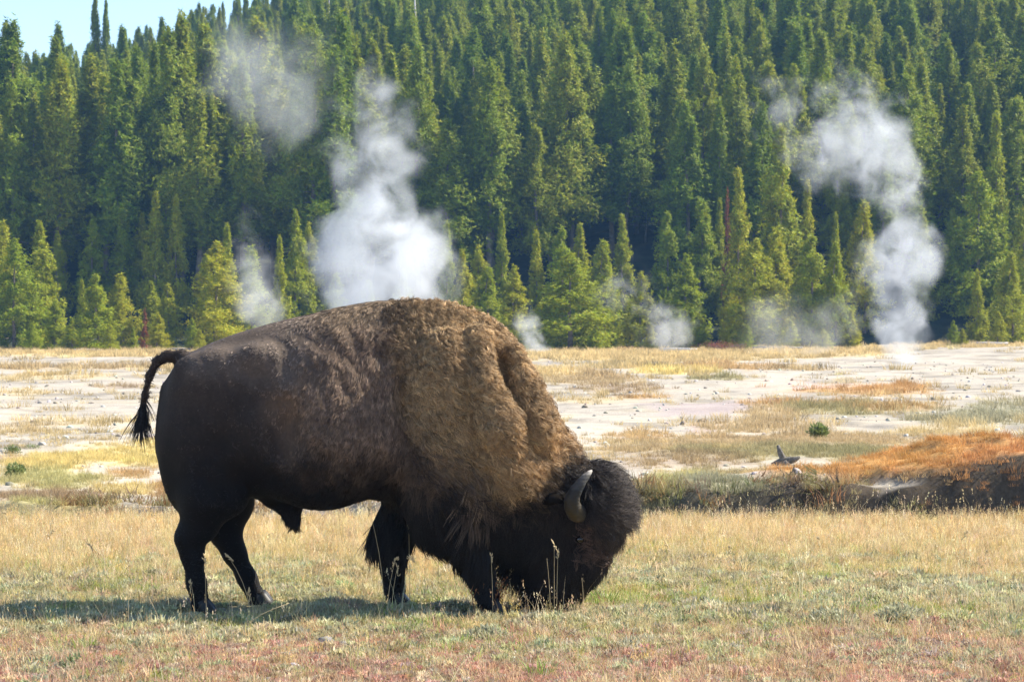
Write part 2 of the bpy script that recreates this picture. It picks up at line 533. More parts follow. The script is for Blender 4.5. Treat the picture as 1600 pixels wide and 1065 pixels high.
TORSO = np.array([  # px, top, bottom, half width, narrowing towards the top
    (256, 606, 690, .05, .1), (264, 584, 720, .15, .1), (280, 564, 745, .23, .12), (305, 547, 765, .29, .15), (335, 533, 772, .33, .15), (380, 517, 776, .35, .22),
    (430, 503, 782, .385, .30), (480, 492, 788, .43, .38), (530, 480, 782, .43, .44), (580, 471, 778, .39, .48), (630, 468, 790, .335, .48),
    (680, 470, 825, .385, .50), (730, 482, 846, .38, .46), (770, 499, 850, .34, .42), (800, 527, 850, .30, .36), (822, 562, 848, .27, .30),
    (842, 612, 842, .23, .22), (857, 668, 832, .17, .15), (872, 720, 815, .08, .1)])

def build_body():
    X, Y, Z = np.meshgrid(gx, gy, gz, indexing='ij', sparse=True)
    px = 600 + gx * 262
    st = [np.interp(px, TORSO[:, 0], TORSO[:, i]) for i in range(5)]
    ker = np.ones(7) / 7
    sm = [np.convolve(np.pad(s, 3, 'edge'), ker, 'valid') for s in st]
    top, bot, w, nar = lz(sm[1]), lz(sm[2]), sm[3], sm[4]
    zc = ((top + bot) / 2)[:, None, None]; h = ((top - bot) / 2)[:, None, None]
    w = np.maximum(w, .02)[:, None, None]; nar = nar[:, None, None]
    t = (Z - zc) / h
    ww = w * (1 - nar * np.clip(t, -1, 1.2))
    q = np.sqrt((Y / ww) ** 2 + t ** 2)
    f = ((q - 1) * np.minimum(w, h)).astype(np.float32)
    f = np.maximum(f, np.maximum(lx(252) - X, X - lx(884)))
    # big masses
    add_ell(f, 508, 690, .20, (.36, .265, .38), .10)                 # rib barrel
    add_ell(f, 318, 690, .125, (.25, .18, .46), .14, tilt=-.08)      # thigh
    add_ell(f, 350, 600, .17, (.25, .15, .20), .08)                 # rump
    add_ell(f, 410, 557, .225, (.12, .07, .075), .09)              # hip bone
    add_ell(f, 302, 576, .15, (.08, .07, .06), .07)                 # pin bone
    add_ell(f, 700, 655, .235, (.215, .215, .54), .09)               # shoulder under the cape
    add_ell(f, 700, 760, .24, (.24, .17, .30), .08)                 # upper foreleg
    add_ell(f, 730, 800, 0, (.34, .29, .22), .10)                   # brisket
    add_chain(f, [(748, 530, -.22, .08), (762, 590, -.35, .085), (782, 660, -.40, .10), (800, 730, -.30, .12)], .06)   # ridge of the cape before the shoulder
    add_chain(f, [(748, 530, .22, .08), (762, 590, .35, .085), (782, 660, .40, .10), (800, 730, .30, .12)], .06)
    for s in (-1, 1):
        add_chain(f, [(800, 552, s * .16, .055), (818, 602, s * .25, .075), (838, 665, s * .27, .10)], .05)   # neck swelling
    # neck and head, lowered to graze
    add_chain(f, [(790, 700, 0, .30), (880, 778, 0, .21)], .12)
    add_chain(f, [(812, 640, 0, .15), (836, 700, 0, .165)], .10)
    add_chain(f, [(790, 800, 0, .25), (850, 845, 0, .18)], .10)
    add_ell(f, 922, 784, 0, (.205, .225, .235), .07, tilt=.3)
    add_chain(f, [(925, 800, 0, .20), (905, 870, 0, .150), (888, 912, 0, .105)], .06)
    add_chain(f, [(872, 790, 0, .22), (862, 880, 0, .125), (872, 915, 0, .085)], .06)
    # hollows
    add_ell(f, 630, 600, .45, (.06, .19, .38), .08, tilt=.12, cut=True)   # behind the shoulder
    add_ell(f, 786, 565, .355, (.05, .19, .15), .09, tilt=.22, cut=True)  # between cape ridge and neck
    add_ell(f, 452, 655, .54, (.12, .19, .24), .09, cut=True)              # flank
    # hind legs: near (y<0) and far
    add_chain(f, [(325, 700, -.15, .20), (330, 775, -.20, .165), (318, 815, -.20, .106), (302, 836, -.20, .078), (307, 862, -.20, .062), (313, 905, -.20, .051), (320, 940, -.20, .056)], .05)
    add_chain(f, [(338, 735, -.17, .17), (366, 775, -.20, .10)], .06)
    add_chain(f, [(350, 720, .19, .20), (352, 790, .20, .14), (346, 835, .20, .092), (360, 868, .20, .066), (380, 908, .20, .053), (396, 940, .20, .056)], .05)
    # forelegs: near one stepping forward, far one upright
    add_chain(f, [(704, 770, -.21, .20), (728, 825, -.21, .135), (741, 862, -.21, .095), (750, 893, -.20, .072), (761, 922, -.20, .056), (768, 938, -.20, .058)], .05)
    add_chain(f, [(640, 770, .20, .18), (618, 830, .20, .110), (611, 866, .20, .080), (611, 892, .20, .066), (613, 920, .20, .055), (616, 940, .20, .058)], .05)
    # sheath and tail
    add_chain(f, [(436, 775, 0, .09), (454, 798, 0, .045), (461, 813, 0, .020)], .07)
    add_chain(f, [(300, 566, 0, .055), (282, 558, 0, .040), (262, 556, 0, .029), (246, 564, 0, .025), (234, 586, 0, .021), (226, 618, 0, .018), (221, 650, 0, .015), (219, 665, 0, .010)], .03)
    V, Qd = surface_nets(f, GO, STEP)
    V = smooth_verts(V, Qd, 3, .5)
    # folds and muscle relief of the hide
    n1 = fbm(V[:, 0] * 5 + V[:, 1] * 3, V[:, 2] * 4, 3, 303) - .5; n2 = fbm(V[:, 0] * 13 + V[:, 1] * 9, V[:, 2] * 6, 3, 313) - .5
    w = sstep(lx(700), lx(600), V[:, 0]) * sstep(lz(820), lz(760), V[:, 2])
    V[:, 1] += np.sign(V[:, 1]) * w * sstep(.1, .2, np.abs(V[:, 1])) * (.045 * n1 + .018 * n2)
    return V, Qd

BV, BQ = build_body()

def coat(px, py, y):
    """coat colour of the animal by body region, with a painted sunlit rump top"""
    n = fbm(px * .035, py * .035, 3, 5) - .5
    n2 = fbm(px * .10, py * .04, 3, 15) - .5
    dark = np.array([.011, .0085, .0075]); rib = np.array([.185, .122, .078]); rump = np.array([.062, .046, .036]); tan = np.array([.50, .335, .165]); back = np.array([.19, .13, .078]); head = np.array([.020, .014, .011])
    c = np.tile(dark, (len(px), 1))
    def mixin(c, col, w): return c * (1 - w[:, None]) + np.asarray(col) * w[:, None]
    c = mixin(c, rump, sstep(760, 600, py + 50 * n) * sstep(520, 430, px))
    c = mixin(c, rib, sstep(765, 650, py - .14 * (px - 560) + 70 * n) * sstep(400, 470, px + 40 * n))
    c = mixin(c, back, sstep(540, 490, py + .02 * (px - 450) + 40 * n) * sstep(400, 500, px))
    c = mixin(c, np.array([.175, .132, .100]), .95 * sstep(625, 560, py + 60 * n + 40 * n2) * sstep(275, 315, px) * sstep(540, 450, px))  # upper rump: sunlit patch put into the coat colour
    # cape: shoulder, hump and neck
    lo = np.interp(px, [630, 680, 740, 800, 860, 900], [640, 690, 725, 745, 735, 700])
    cape = sstep(600, 672, px + 45 * n + 25 * n2) * sstep(lo + 35, lo - 45, py + 70 * n2) * sstep(915, 870, px)
    c = mixin(c, tan, cape)
    dirt = np.clip(fbm(px * .018 + 3, py * .018, 4, 35) * 1.5 - .35, 0, 1)
    c = mixin(c, np.array([.20, .135, .075]), cape * .62 * np.clip(dirt + .55 * sstep(735, 655, px) * sstep(560, 680, py), 0, 1))
    rust = sstep(620, 700, py) * sstep(750, 800, px) * cape
    c = mixin(c, np.array([.52, .32, .15]), .6 * rust)
    hd = sstep(850, 890, px + .2 * (py - 700)) * sstep(705, 735, py + 30 * n)
    c = mixin(c, head, hd)
    fore = sstep(905, 925, px) * sstep(775, 800, py) * sstep(890, 850, py)
    c = mixin(c, np.array([.050, .029, .020]), .7 * fore)
    return c * (1 + .5 * n2)[:, None]

bpx = 600 + BV[:, 0] * 262; bpy_ = 950.4 - BV[:, 2] * 262
bison = tag(empty('bison', (BX, BY, 0)), 'big dark brown bison with tan shaggy hump grazing in the dry meadow', 'bison')
me = mesh_np('bison_body', BV, Q=BQ, smooth=True)
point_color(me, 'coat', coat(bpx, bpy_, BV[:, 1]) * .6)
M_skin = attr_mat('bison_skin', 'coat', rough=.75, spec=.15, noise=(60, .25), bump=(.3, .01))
body = obj('body', me, M_skin, bison)

# --- horns, ears, eyes, hooves
def mirror(part):
    V, Q_, T_ = part
    V = V.copy(); V[:, 1] *= -1
    return V, (Q_[:, ::-1] if Q_ is not None else None), (T_[:, ::-1] if T_ is not None else None)

m, N, b = new_mat('horn')
tc = N.add('ShaderNodeTexCoord')
sep = N.add('ShaderNodeSeparateXYZ', ins={0: tc.outputs['Generated']})
nz = N.add('ShaderNodeTexNoise', ins={'Vector': tc.outputs['Object'], 'Scale': 22.0, 'Detail': 6.0})
wvn = N.add('ShaderNodeTexWave', wave_type='BANDS', bands_direction='Z', ins={'Vector': tc.outputs['Object'], 'Scale': 16.0, 'Distortion': 6.0, 'Detail': 3.0})
f1 = N.math('ADD', sep.outputs[2], N.math('MULTIPLY', N.math('SUBTRACT', nz.outputs[0], .5), .35))
c = N.ramp(f1, [(0.0, (.10, .075, .04)), (0.25, (.05, .04, .026)), (.62, (.028, .027, .026)), (.90, (.09, .084, .075)), (1.0, (.4, .36, .31))])
c = N.mix(.12, c, N.ramp(wvn.outputs[0], [(0, (.7, .7, .7)), (1, (1.2, 1.2, 1.2))]), 'MULTIPLY')
N.link(c, b.inputs['Base Color']); b.inputs['Roughness'].default_value = .72; b.inputs['Specular IOR Level'].default_value = .25
bp = N.add('ShaderNodeBump', ins={'Height': wvn.outputs[0], 'Strength': .2, 'Distance': .004}); N.link(bp.outputs[0], b.inputs['Normal'])
M_horn = m
hp = [(908, 800, .17, .064), (899, 797, .23, .064), (893, 788, .285, .060), (891, 775, .32, .053), (896, 762, .335, .045), (904, 750, .335, .036), (912, 740, .325, .027), (919, 733, .31, .017), (922, 730, .30, .007)]
path = np.array([(lx(p[0]), -p[2], lz(p[1])) for p in hp]); rad = [p[3] * .86 for p in hp]
from_t = np.linspace(0, len(path) - 1, 28)
path2 = np.stack([np.interp(from_t, range(len(path)), path[:, i]) for i in range(3)], 1); rad2 = np.interp(from_t, range(len(rad)), rad)
for i in range(2): path2[1:-1] = .5 * path2[1:-1] + .25 * (path2[:-2] + path2[2:])
rad2 = rad2 * (1 + .03 * np.sin(np.arange(28) * 1.9))
hn = tube(path2, rad2, 16)
for part in (hn, mirror(hn)):
    obj('horn', mesh_np('horn', *[part[0]], T=part[2], Q=part[1], smooth=True), M_horn, bison)

M_hide = plain_mat('dark_hide', (.010, .008, .007), .9, .05, (40, .4))
ear = tube([(lx(884), -.20, lz(772)), (lx(872), -.26, lz(772)), (lx(858), -.30, lz(775)), (lx(846), -.315, lz(780))], [.028, .040, .036, .008], 10)
ear = (np.c_[ear[0][:, 0], ear[0][:, 1], ear[0][:, 2]], ear[1], ear[2])
for part in (ear, mirror(ear)):
    obj('ear', mesh_np('ear', part[0], T=part[2], Q=part[1], smooth=True), M_hide, bison)
m, N, b = new_mat('eye'); b.inputs['Base Color'].default_value = (.012, .008, .006, 1); b.inputs['Roughness'].default_value = .08
def ball(c, r, n=14):
    vs, q = [], []
    for i in range(n + 1):
        a = math.pi * i / n
        for k in range(n):
            t = 2 * math.pi * k / n
            vs.append((c[0] + r[0] * math.sin(a) * math.cos(t), c[1] + r[1] * math.sin(a) * math.sin(t), c[2] + r[2] * math.cos(a)))
    for i in range(n):
        for k in range(n):
            q.append((i * n + k, (i + 1) * n + k, (i + 1) * n + (k + 1) % n, i * n + (k + 1) % n))
    return np.array(vs), np.array(q), None
for s in (-1, 1):
    e = ball((lx(905), s * .205, lz(838)), (.024, .018, .022))
    obj('eye', mesh_np('eye', e[0], Q=e[1], smooth=True), m, bison)
M_hoof = plain_mat('hoof_horn', (.02, .017, .015), .5, .35, (30, .4))
for (hx, hy_) in ((324, -.20), (403, .20), (774, -.20), (620, .20)):
    parts = []
    for s in (-1, 1):
        x0 = lx(hx); y0 = hy_ + s * .028
        parts.append(tube([(x0 - .01, y0, .075), (x0 + .004, y0, .05), (x0 + .02, y0, .02), (x0 + .03, y0, .0), (x0 + .03, y0, -.012)], [.034, .040, .047, .052, .048], 10))
    V, Qh, Th = merge(parts)
    obj('hoof', mesh_np('hoof', V, T=Th, Q=Qh, smooth=True), M_hoof, bison)

# --- hair
tri = np.concatenate([BQ[:, [0, 1, 2]], BQ[:, [0, 2, 3]]])
ta, tb, tcv = BV[tri[:, 0]], BV[tri[:, 1]], BV[tri[:, 2]]
tn = np.cross(tb - ta, tcv - ta); tarea = np.linalg.norm(tn, axis=1) / 2
vn = np.zeros_like(BV)
for k in range(3): np.add.at(vn, tri[:, k], tn)
vn /= np.linalg.norm(vn, axis=1)[:, None] + 1e-12
if ((vn * (BV - BV.mean(0))).sum(1)).mean() < 0: vn = -vn

def roots(n, seed, near=.72):
    r = np.random.default_rng(seed)
    cen = (ta + tb + tcv) / 3
    w = tarea * np.where(cen[:, 1] < .03, near, 1 - near)
    k = r.choice(len(tri), n, p=w / w.sum())
    u, v = r.random(n), r.random(n); fl = u + v > 1; u[fl] = 1 - u[fl]; v[fl] = 1 - v[fl]
    p = ta[k] * (1 - u - v)[:, None] + tb[k] * u[:, None] + tcv[k] * v[:, None]
    nn = vn[tri[k, 0]] * (1 - u - v)[:, None] + vn[tri[k, 1]] * u[:, None] + vn[tri[k, 2]] * v[:, None]
    nn /= np.linalg.norm(nn, axis=1)[:, None] + 1e-9
    return p, nn

M_hair, N, b = new_mat('bison_hair')
a = N.add('ShaderNodeAttribute', attribute_name='coat')
N.link(a.outputs['Color'], b.inputs['Base Color']); b.inputs['Roughness'].default_value = .55; b.inputs['Specular IOR Level'].default_value = .28

def norm(v): return v / (np.linalg.norm(v, axis=1)[:, None] + 1e-9)

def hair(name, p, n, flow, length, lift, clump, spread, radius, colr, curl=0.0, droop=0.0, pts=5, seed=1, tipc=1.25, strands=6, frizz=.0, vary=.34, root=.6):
    """clumped hair curves rooted at p; flow is the lie of the coat"""
    r = np.random.default_rng(seed)
    m = len(p); S = strands
    flow = norm(flow - (flow * n).sum(1)[:, None] * n)
    side = np.cross(n, flow)
    length = length * (0.7 + .6 * r.random(m))
    lift = lift * (0.6 + .8 * r.random(m))
    P0 = np.repeat(p, S, 0); Nn = np.repeat(n, S, 0); Fl = np.repeat(flow, S, 0); Sd = np.repeat(side, S, 0); Ln = np.repeat(length, S) * (.8 + .4 * r.random(m * S)); Lf = np.repeat(lift, S)
    j = r.normal(size=(m * S, 2)) * spread
    off = j[:, :1] * Fl + j[:, 1:] * Sd
    ph = np.repeat(r.random(m) * 6.28, S) + r.normal(size=m * S) * .4
    cu = np.repeat(curl * (.4 + 1.2 * r.random(m)), S)
    sw = np.repeat(r.normal(size=m) * .35, S) + r.normal(size=m * S) * (.08 + frizz)
    t = np.linspace(0, 1, pts)
    out = np.empty((m * S, pts, 3), np.float32)
    base = P0 - .004 * Nn
    for i, tt in enumerate(t):
        c = base + off * (1 - clump * tt ** .8)
        c = c + Nn * (Lf * Ln * (tt - .45 * tt * tt))[:, None] + Fl * (Ln * (tt * .55 + .45 * tt * tt))[:, None] + Sd * (sw * Ln * tt)[:, None]
        if curl:
            w = tt * 7.0
            c = c + (Sd * (np.sin(w + ph) - np.sin(ph))[:, None] + Nn * (np.cos(w + ph) - np.cos(ph))[:, None] * .7) * (cu * Ln * tt)[:, None]
        if frizz and i:
            c = c + r.normal(size=(m * S, 3)) * (frizz * Ln * tt)[:, None] * .25
        c[:, 2] -= droop * Ln * tt * tt
        out[:, i] = c
    out[:, :, 2] = np.maximum(out[:, :, 2], .012)
    hc = bpy.data.hair_curves.new(name)
    hc.add_curves([pts] * (m * S))
    hc.points.foreach_set('position', out.ravel())
    ra = (np.repeat(radius, pts) if np.ndim(radius) else np.full(m * S * pts, radius)) * np.tile(1 - .75 * t ** 1.5, m * S)
    hc.points.foreach_set('radius', ra.astype(np.float32))
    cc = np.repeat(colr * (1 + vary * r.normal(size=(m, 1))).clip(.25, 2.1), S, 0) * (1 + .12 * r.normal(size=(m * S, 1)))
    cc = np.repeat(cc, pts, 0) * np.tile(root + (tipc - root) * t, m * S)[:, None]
    at = hc.attributes.new('coat', 'FLOAT_COLOR', 'POINT')
    at.data.foreach_set('color', np.c_[np.clip(cc, .002, .9), np.ones(len(cc))].astype(np.float32).ravel())
    o = bpy.data.objects.new(name, hc); COL.objects.link(o); hc.materials.append(M_hair); o.parent = bison
    return o

def sel(n, seed, fn, near=.72):
    p, nn = roots(n, seed, near)
    px = 600 + p[:, 0] * 262; py = 950.4 - p[:, 2] * 262
    w = fn(px, py, p[:, 1], nn)
    k = np.random.default_rng(seed + 99).random(n) < w
    return p[k], nn[k], px[k], py[k]

def cape_w(px, py):
    n = fbm(px * .05, py * .05, 3, 25) - .5
    lo = np.interp(px, [625, 660, 700, 760, 830, 880, 905], [560, 700, 760, 775, 770, 745, 715])
    return sstep(596, 668, px + 70 * n) * sstep(lo + 30, lo - 20, py + 40 * n) * sstep(912, 885, px)
def head_w(px, py):
    return sstep(835, 870, px + .25 * (py - 760)) * sstep(690, 725, py)
def down(nn, fx=-.25, fy=0.0): return np.tile(np.array([fx, fy, -1.0]), (len(nn), 1))

# short coat of the body, lying down and back
p, nn, px, py = sel(70000, 1, lambda px, py, y, n: (1 - .9 * cape_w(px, py)) * (1 - head_w(px, py)) * (py < 945))
L = np.interp(px, [250, 400, 480, 560, 620, 760], [.016, .020, .030, .038, .045, .06]) * np.where(py > 800, .75, 1)
L = np.where((py < 520) & (px > 450), .036, L)
L = np.where((px < 285) & (py < 700) & (np.abs(p[:, 1]) < .07), .007, L)
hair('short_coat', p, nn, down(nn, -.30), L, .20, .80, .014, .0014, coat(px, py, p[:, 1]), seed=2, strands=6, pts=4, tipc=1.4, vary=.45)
# curly wool of hump, shoulder and neck
p, nn, px, py = sel(78000, 3, lambda px, py, y, n: cape_w(px, py))
L = np.interp(py, [460, 560, 680, 760], [.036, .044, .066, .10])
fl = down(nn, -.15) + np.random.default_rng(8).normal(size=(len(nn), 3)) * .35
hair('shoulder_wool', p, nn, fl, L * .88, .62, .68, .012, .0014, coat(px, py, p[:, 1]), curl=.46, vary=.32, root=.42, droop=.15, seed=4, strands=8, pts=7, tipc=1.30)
# long dark hair of throat, chest and upper forelegs
def chest_fn(px, py, y, n):
    return sstep(600, 650, px) * sstep(720, 790, py) * sstep(890, 860, px) * sstep(893, 868, py) * .8
p, nn, px, py = sel(26000, 5, chest_fn)
L = np.interp(py, [720, 800, 850, 890], [.09, .11, .11, .05])
hair('chest_hair', p, nn, down(nn, -.12), L, .30, .8, .016, .0021, coat(px, py, p[:, 1]), curl=.05, droop=.25, seed=6, strands=6, pts=5)
# fringe behind the far foreleg and elbow tuft
p, nn, px, py = sel(60000, 7, lambda px, py, y, n: ((px > 585) & (px < 634) & (py > 796) & (py < 838) & (n[:, 0] < .2) & (y > .08)) * 1.0, near=.3)
hair('leg_fringe', p, nn, down(nn, -.45), .115, .5, .8, .014, .0022, coat(px, py, p[:, 1]), droop=.45, seed=8, strands=8, pts=6)
p, nn, px, py = sel(30000, 9, lambda px, py, y, n: ((px > 725) & (px < 765) & (py > 720) & (py < 800) & (y < -.1)) * .8, near=.95)
hair('elbow_tuft', p, nn, down(nn, -.1), .11, .6, .85, .012, .0022, coat(px, py, p[:, 1]) + np.array([.05, .035, .025]), droop=.3, seed=10, strands=7, pts=6)
# head: crown bonnet, curls of the forehead, cheeks
p, nn, px, py = sel(30000, 11, lambda px, py, y, n: head_w(px, py) * (py < 925) * np.where(np.hypot(px - 893, (py - 775)) < 24, .15, 1) * np.where(np.hypot(px - 905, (py - 838)) < 9, 0, 1))
cx = np.stack([px * 0 + lx(905), p[:, 1] * 0, py * 0 + lz(815)], 1)
out = norm(p - cx)
crown = sstep(905, 945, px) * sstep(860, 800, py)
fl = out * (.35 + 1.2 * crown)[:, None] + np.array([.05, 0, -.9]) * (1.0 - .55 * crown)[:, None]
L = .055 + .042 * crown + .03 * sstep(925, 895, px) * sstep(745, 715, py) + .03 * sstep(880, 850, px)
hair('head_hair', p, nn, fl, L, np.where(crown > .3, .85, .50), .55, .014, .0013, coat(px, py, p[:, 1]) * (1 - crown[:, None]) + np.array([.062, .046, .036]) * crown[:, None], curl=.10, droop=.25, seed=12, strands=7, pts=6, frizz=.12)  # crown hair paler: its sunlit rim is mixed into the colour
p, nn, px, py = sel(30000, 13, lambda px, py, y, n: ((px > 905) & (py > 775) & (py < 870) & (np.abs(y) < .22)) * .8)
hair('forehead_curls', p, nn, down(nn, .2), .045, .8, .8, .012, .0020, np.tile(np.array([.105, .062, .042]), (len(p), 1)), curl=.5, seed=14, strands=6, pts=7)
# beard
p, nn, px, py = sel(60000, 15, lambda px, py, y, n: ((px > 795) & (px < 880) & (py > 850) & (py < 915) & (n[:, 2] < .25) & (np.abs(y) < .15)) * .9, near=.55)
hair('beard', p, nn, down(nn, -.30), .17, .30, .75, .014, .0021, np.tile(np.array([.018, .013, .011]), (len(p), 1)), droop=.4, seed=16, strands=6, pts=6)
# tail switch and sheath tuft
p, nn, px, py = sel(80000, 17, lambda px, py, y, n: ((px < 240) & (py > 622)) * 1.0, near=.5)
hair('tail_tuft', p, nn, down(nn, .02), .10, .12, .5, .005, .0016, np.tile(np.array([.020, .017, .016]), (len(p), 1)), droop=.3, seed=18, strands=6, pts=5, tipc=1.0)
p, nn, px, py = sel(150000, 19, lambda px, py, y, n: ((px > 440) & (px < 470) & (py > 800)) * .5, near=.5)
hair('belly_tuft', p, nn, down(nn, .05), .055, .3, .6, .006, .0017, np.tile(np.array([.014, .011, .010]), (len(p), 1)), droop=.3, seed=20, strands=4, pts=5)
# ------------------------------------------------------------------ conifers
def foliage_mat(name, c0, c1, tr=.35):
    m, N, b = new_mat(name)
    oi = N.add('ShaderNodeObjectInfo')
    at = N.add('ShaderNodeAttribute', attribute_name='leaf')
    c = N.ramp(oi.outputs['Random'], [(0, c0), (.5, tuple((a + d) / 2 for a, d in zip(c0, c1))), (1, c1)])
    c = N.mix(1.0, c, at.outputs['Color'], 'MULTIPLY')
    N.link(c, b.inputs['Base Color']); b.inputs['Roughness'].default_value = .6; b.inputs['Specular IOR Level'].default_value = .15
    t = N.add('ShaderNodeBsdfTranslucent', ins={'Color': c})
    mx = N.add('ShaderNodeMixShader', ins={0: tr, 1: b.outputs[0], 2: t.outputs[0]})
    N.link(mx.outputs[0], N.n['Material Output'].inputs[0])
    return m
M_young = foliage_mat('young_needles', (.275, .330, .013), (.410, .395, .018), .32)
M_pine = foliage_mat('pine_needles', (.190, .260, .014), (.320, .335, .019), .32)
M_red = foliage_mat('rust_needles', (.24, .075, .035), (.30, .11, .04), .2)
M_bark = plain_mat('bark', (.22, .175, .14), .95, .1, (3.0, .4))
M_deadwood = plain_mat('bleached_wood', (.50, .46, .42), .9, .1, (3.0, .3))
M_greywood = plain_mat('grey_wood', (.20, .19, .18), .9, .1, (14.0, .45), (.5, .02))

def make_tree(seed, h, rmax, base, n_br, sprays, leaf, power=.85, droop=.0, ragged=.35, per=5):
    """crown (many needle sprays on whorled limbs) and trunk of one conifer of height h"""
    r = np.random.default_rng(seed)
    u = r.random(n_br) ** 1.05
    zz = base + (1 - base) * u                    # relative height of each limb
    az = r.random(n_br) * 2 * math.pi
    prof = np.clip((1 - u), 0, 1) ** power * (.62 + .38 * np.clip(u / .18, 0, 1))
    lump = fbm(az * 1.4 + seed * 7.7, zz * h * .55, 3, seed) 
    L = rmax * prof * np.clip(1 + ragged * 3.2 * (lump - .5) + .18 * r.normal(size=n_br), .25, 1.5) + .05 * rmax
    up = .25 + .75 * u + .12 * r.normal(size=n_br) - droop
    S = sprays
    k = np.repeat(np.arange(n_br), S)
    t = np.clip(.22 + .78 * r.random(len(k)) ** .8, 0, 1)
    keep = r.random(len(k)) < np.clip(.25 + L[k] / rmax * 1.1, 0, 1)
    k = k[keep]; t = t[keep]
    d = np.stack([np.cos(az[k]), np.sin(az[k]), np.zeros(len(k))], 1)
    rad = L[k] * t
    c = d * rad[:, None]
    c[:, 2] = zz[k] * h + rad * (up[k] * .45) * (.4 + .6 * t) - .10 * rad
    side = np.stack([-d[:, 1], d[:, 0], np.zeros(len(k))], 1)
    c += side * (r.normal(size=len(k)) * .16 * rad)[:, None] + r.normal(size=c.shape) * leaf * .35
    c[:, 2] += r.normal(size=len(k)) * .022 * h
    # needle sprays: thin triangles that point out and up
    m = len(k)
    kk = np.repeat(np.arange(m), per)
    nt = norm(d[kk] * .75 + np.array([0, 0, .55]) + r.normal(size=(m * per, 3)) * .42)     # sprays face outwards and up
    dirv = r.normal(size=(m * per, 3)) * .6 + d[kk] * .35 + np.array([0, 0, .35])
    dirv = norm(dirv - .75 * (dirv * nt).sum(1)[:, None] * nt)
    w = norm(np.cross(dirv, nt))
    ln = leaf * (.6 + .8 * r.random(m * per))[:, None]
    b0 = c[kk] + r.normal(size=(m * per, 3)) * leaf * .18
    V = np.stack([b0 - w * ln * .17, b0 + w * ln * .17, b0 + dirv * ln], 1).reshape(-1, 3)
    T = np.arange(len(V)).reshape(-1, 3)
    br = (.72 + .5 * r.random(m))[kk] * (.9 + .2 * r.random(m * per))
    lc = np.stack([br * (1 + .10 * r.normal(size=m * per)), br, br * .95], 1)
    me = mesh_np('crown', V, T=T)
    point_color(me, 'leaf', np.repeat(lc, 3, 0).clip(.2, 1.6))
    wob = r.normal(size=(6, 2)) * .008 * h; wob[0] = 0
    tz = np.linspace(-.3, h * .97, 6)
    tr = tube([(wob[i, 0], wob[i, 1], tz[i]) for i in range(6)], [h * .013 * (1 - .93 * i / 5) + .012 for i in range(6)], 7)
    parts = [tr]
    for _ in range(14 if base > .15 else 4):      # bare snaggy limbs under the crown
        z = h * (.12 + (base + .25) * r.random()); a = r.random() * 6.28; l = rmax * (.25 + .4 * r.random())
        parts.append(tube([(0, 0, z), (math.cos(a) * l * .6, math.sin(a) * l * .6, z - .02), (math.cos(a) * l, math.sin(a) * l, z - .1 * l)], [.035, .022, .008], 4))
    V, Qt, Tt = merge(parts)
    mt = mesh_np('trunk', V, T=Tt, Q=Qt, smooth=True)
    return me, mt

YOUNG = [make_tree(100 + i, 8.0, [1.75, 1.5, 2.0, 1.25, 1.65, 1.4][i], .02, 135, 38, .165, [.85, .95, .8, 1.0, .85, .8][i], ragged=[.30, .42, .38, .3, .45, .35][i]) for i in range(6)]
TALL = [make_tree(200 + i, 17.0, [2.5, 2.1, 2.9, 1.7, 2.3, 2.6, 2.0][i], [.22, .30, .18, .28, .35, .25, .15][i], 150, 44, .24, [.85, 1.0, .8, 1.0, .8, .9, 1.0][i], ragged=[.5, .6, .55, .45, .65, .6, .5][i], droop=.25) for i in range(7)]
for lst, mf in ((YOUNG, M_young), (TALL, M_pine)):
    for a, b_ in lst: a.materials.append(mf); b_.materials.append(M_bark)
red_crown, red_trunk = make_tree(300, 8.0, 1.3, .05, 70, 12, .28, .8, ragged=.7)
red_crown.materials.append(M_red); red_trunk.materials.append(M_bark)

def plant_tree(name, x, y, h, wide, src, h0, rz, label, cat, group):
    t = tag(empty(name, (x, y, float(ground_z(x, y)) - .05), rz), label, cat, group)
    s = h / h0
    t.scale = (s * wide, s * wide, s)
    for me in src:
        c = bpy.data.objects.new(me.name.split('.')[0], me); COL.objects.link(c); c.parent = t
    return t

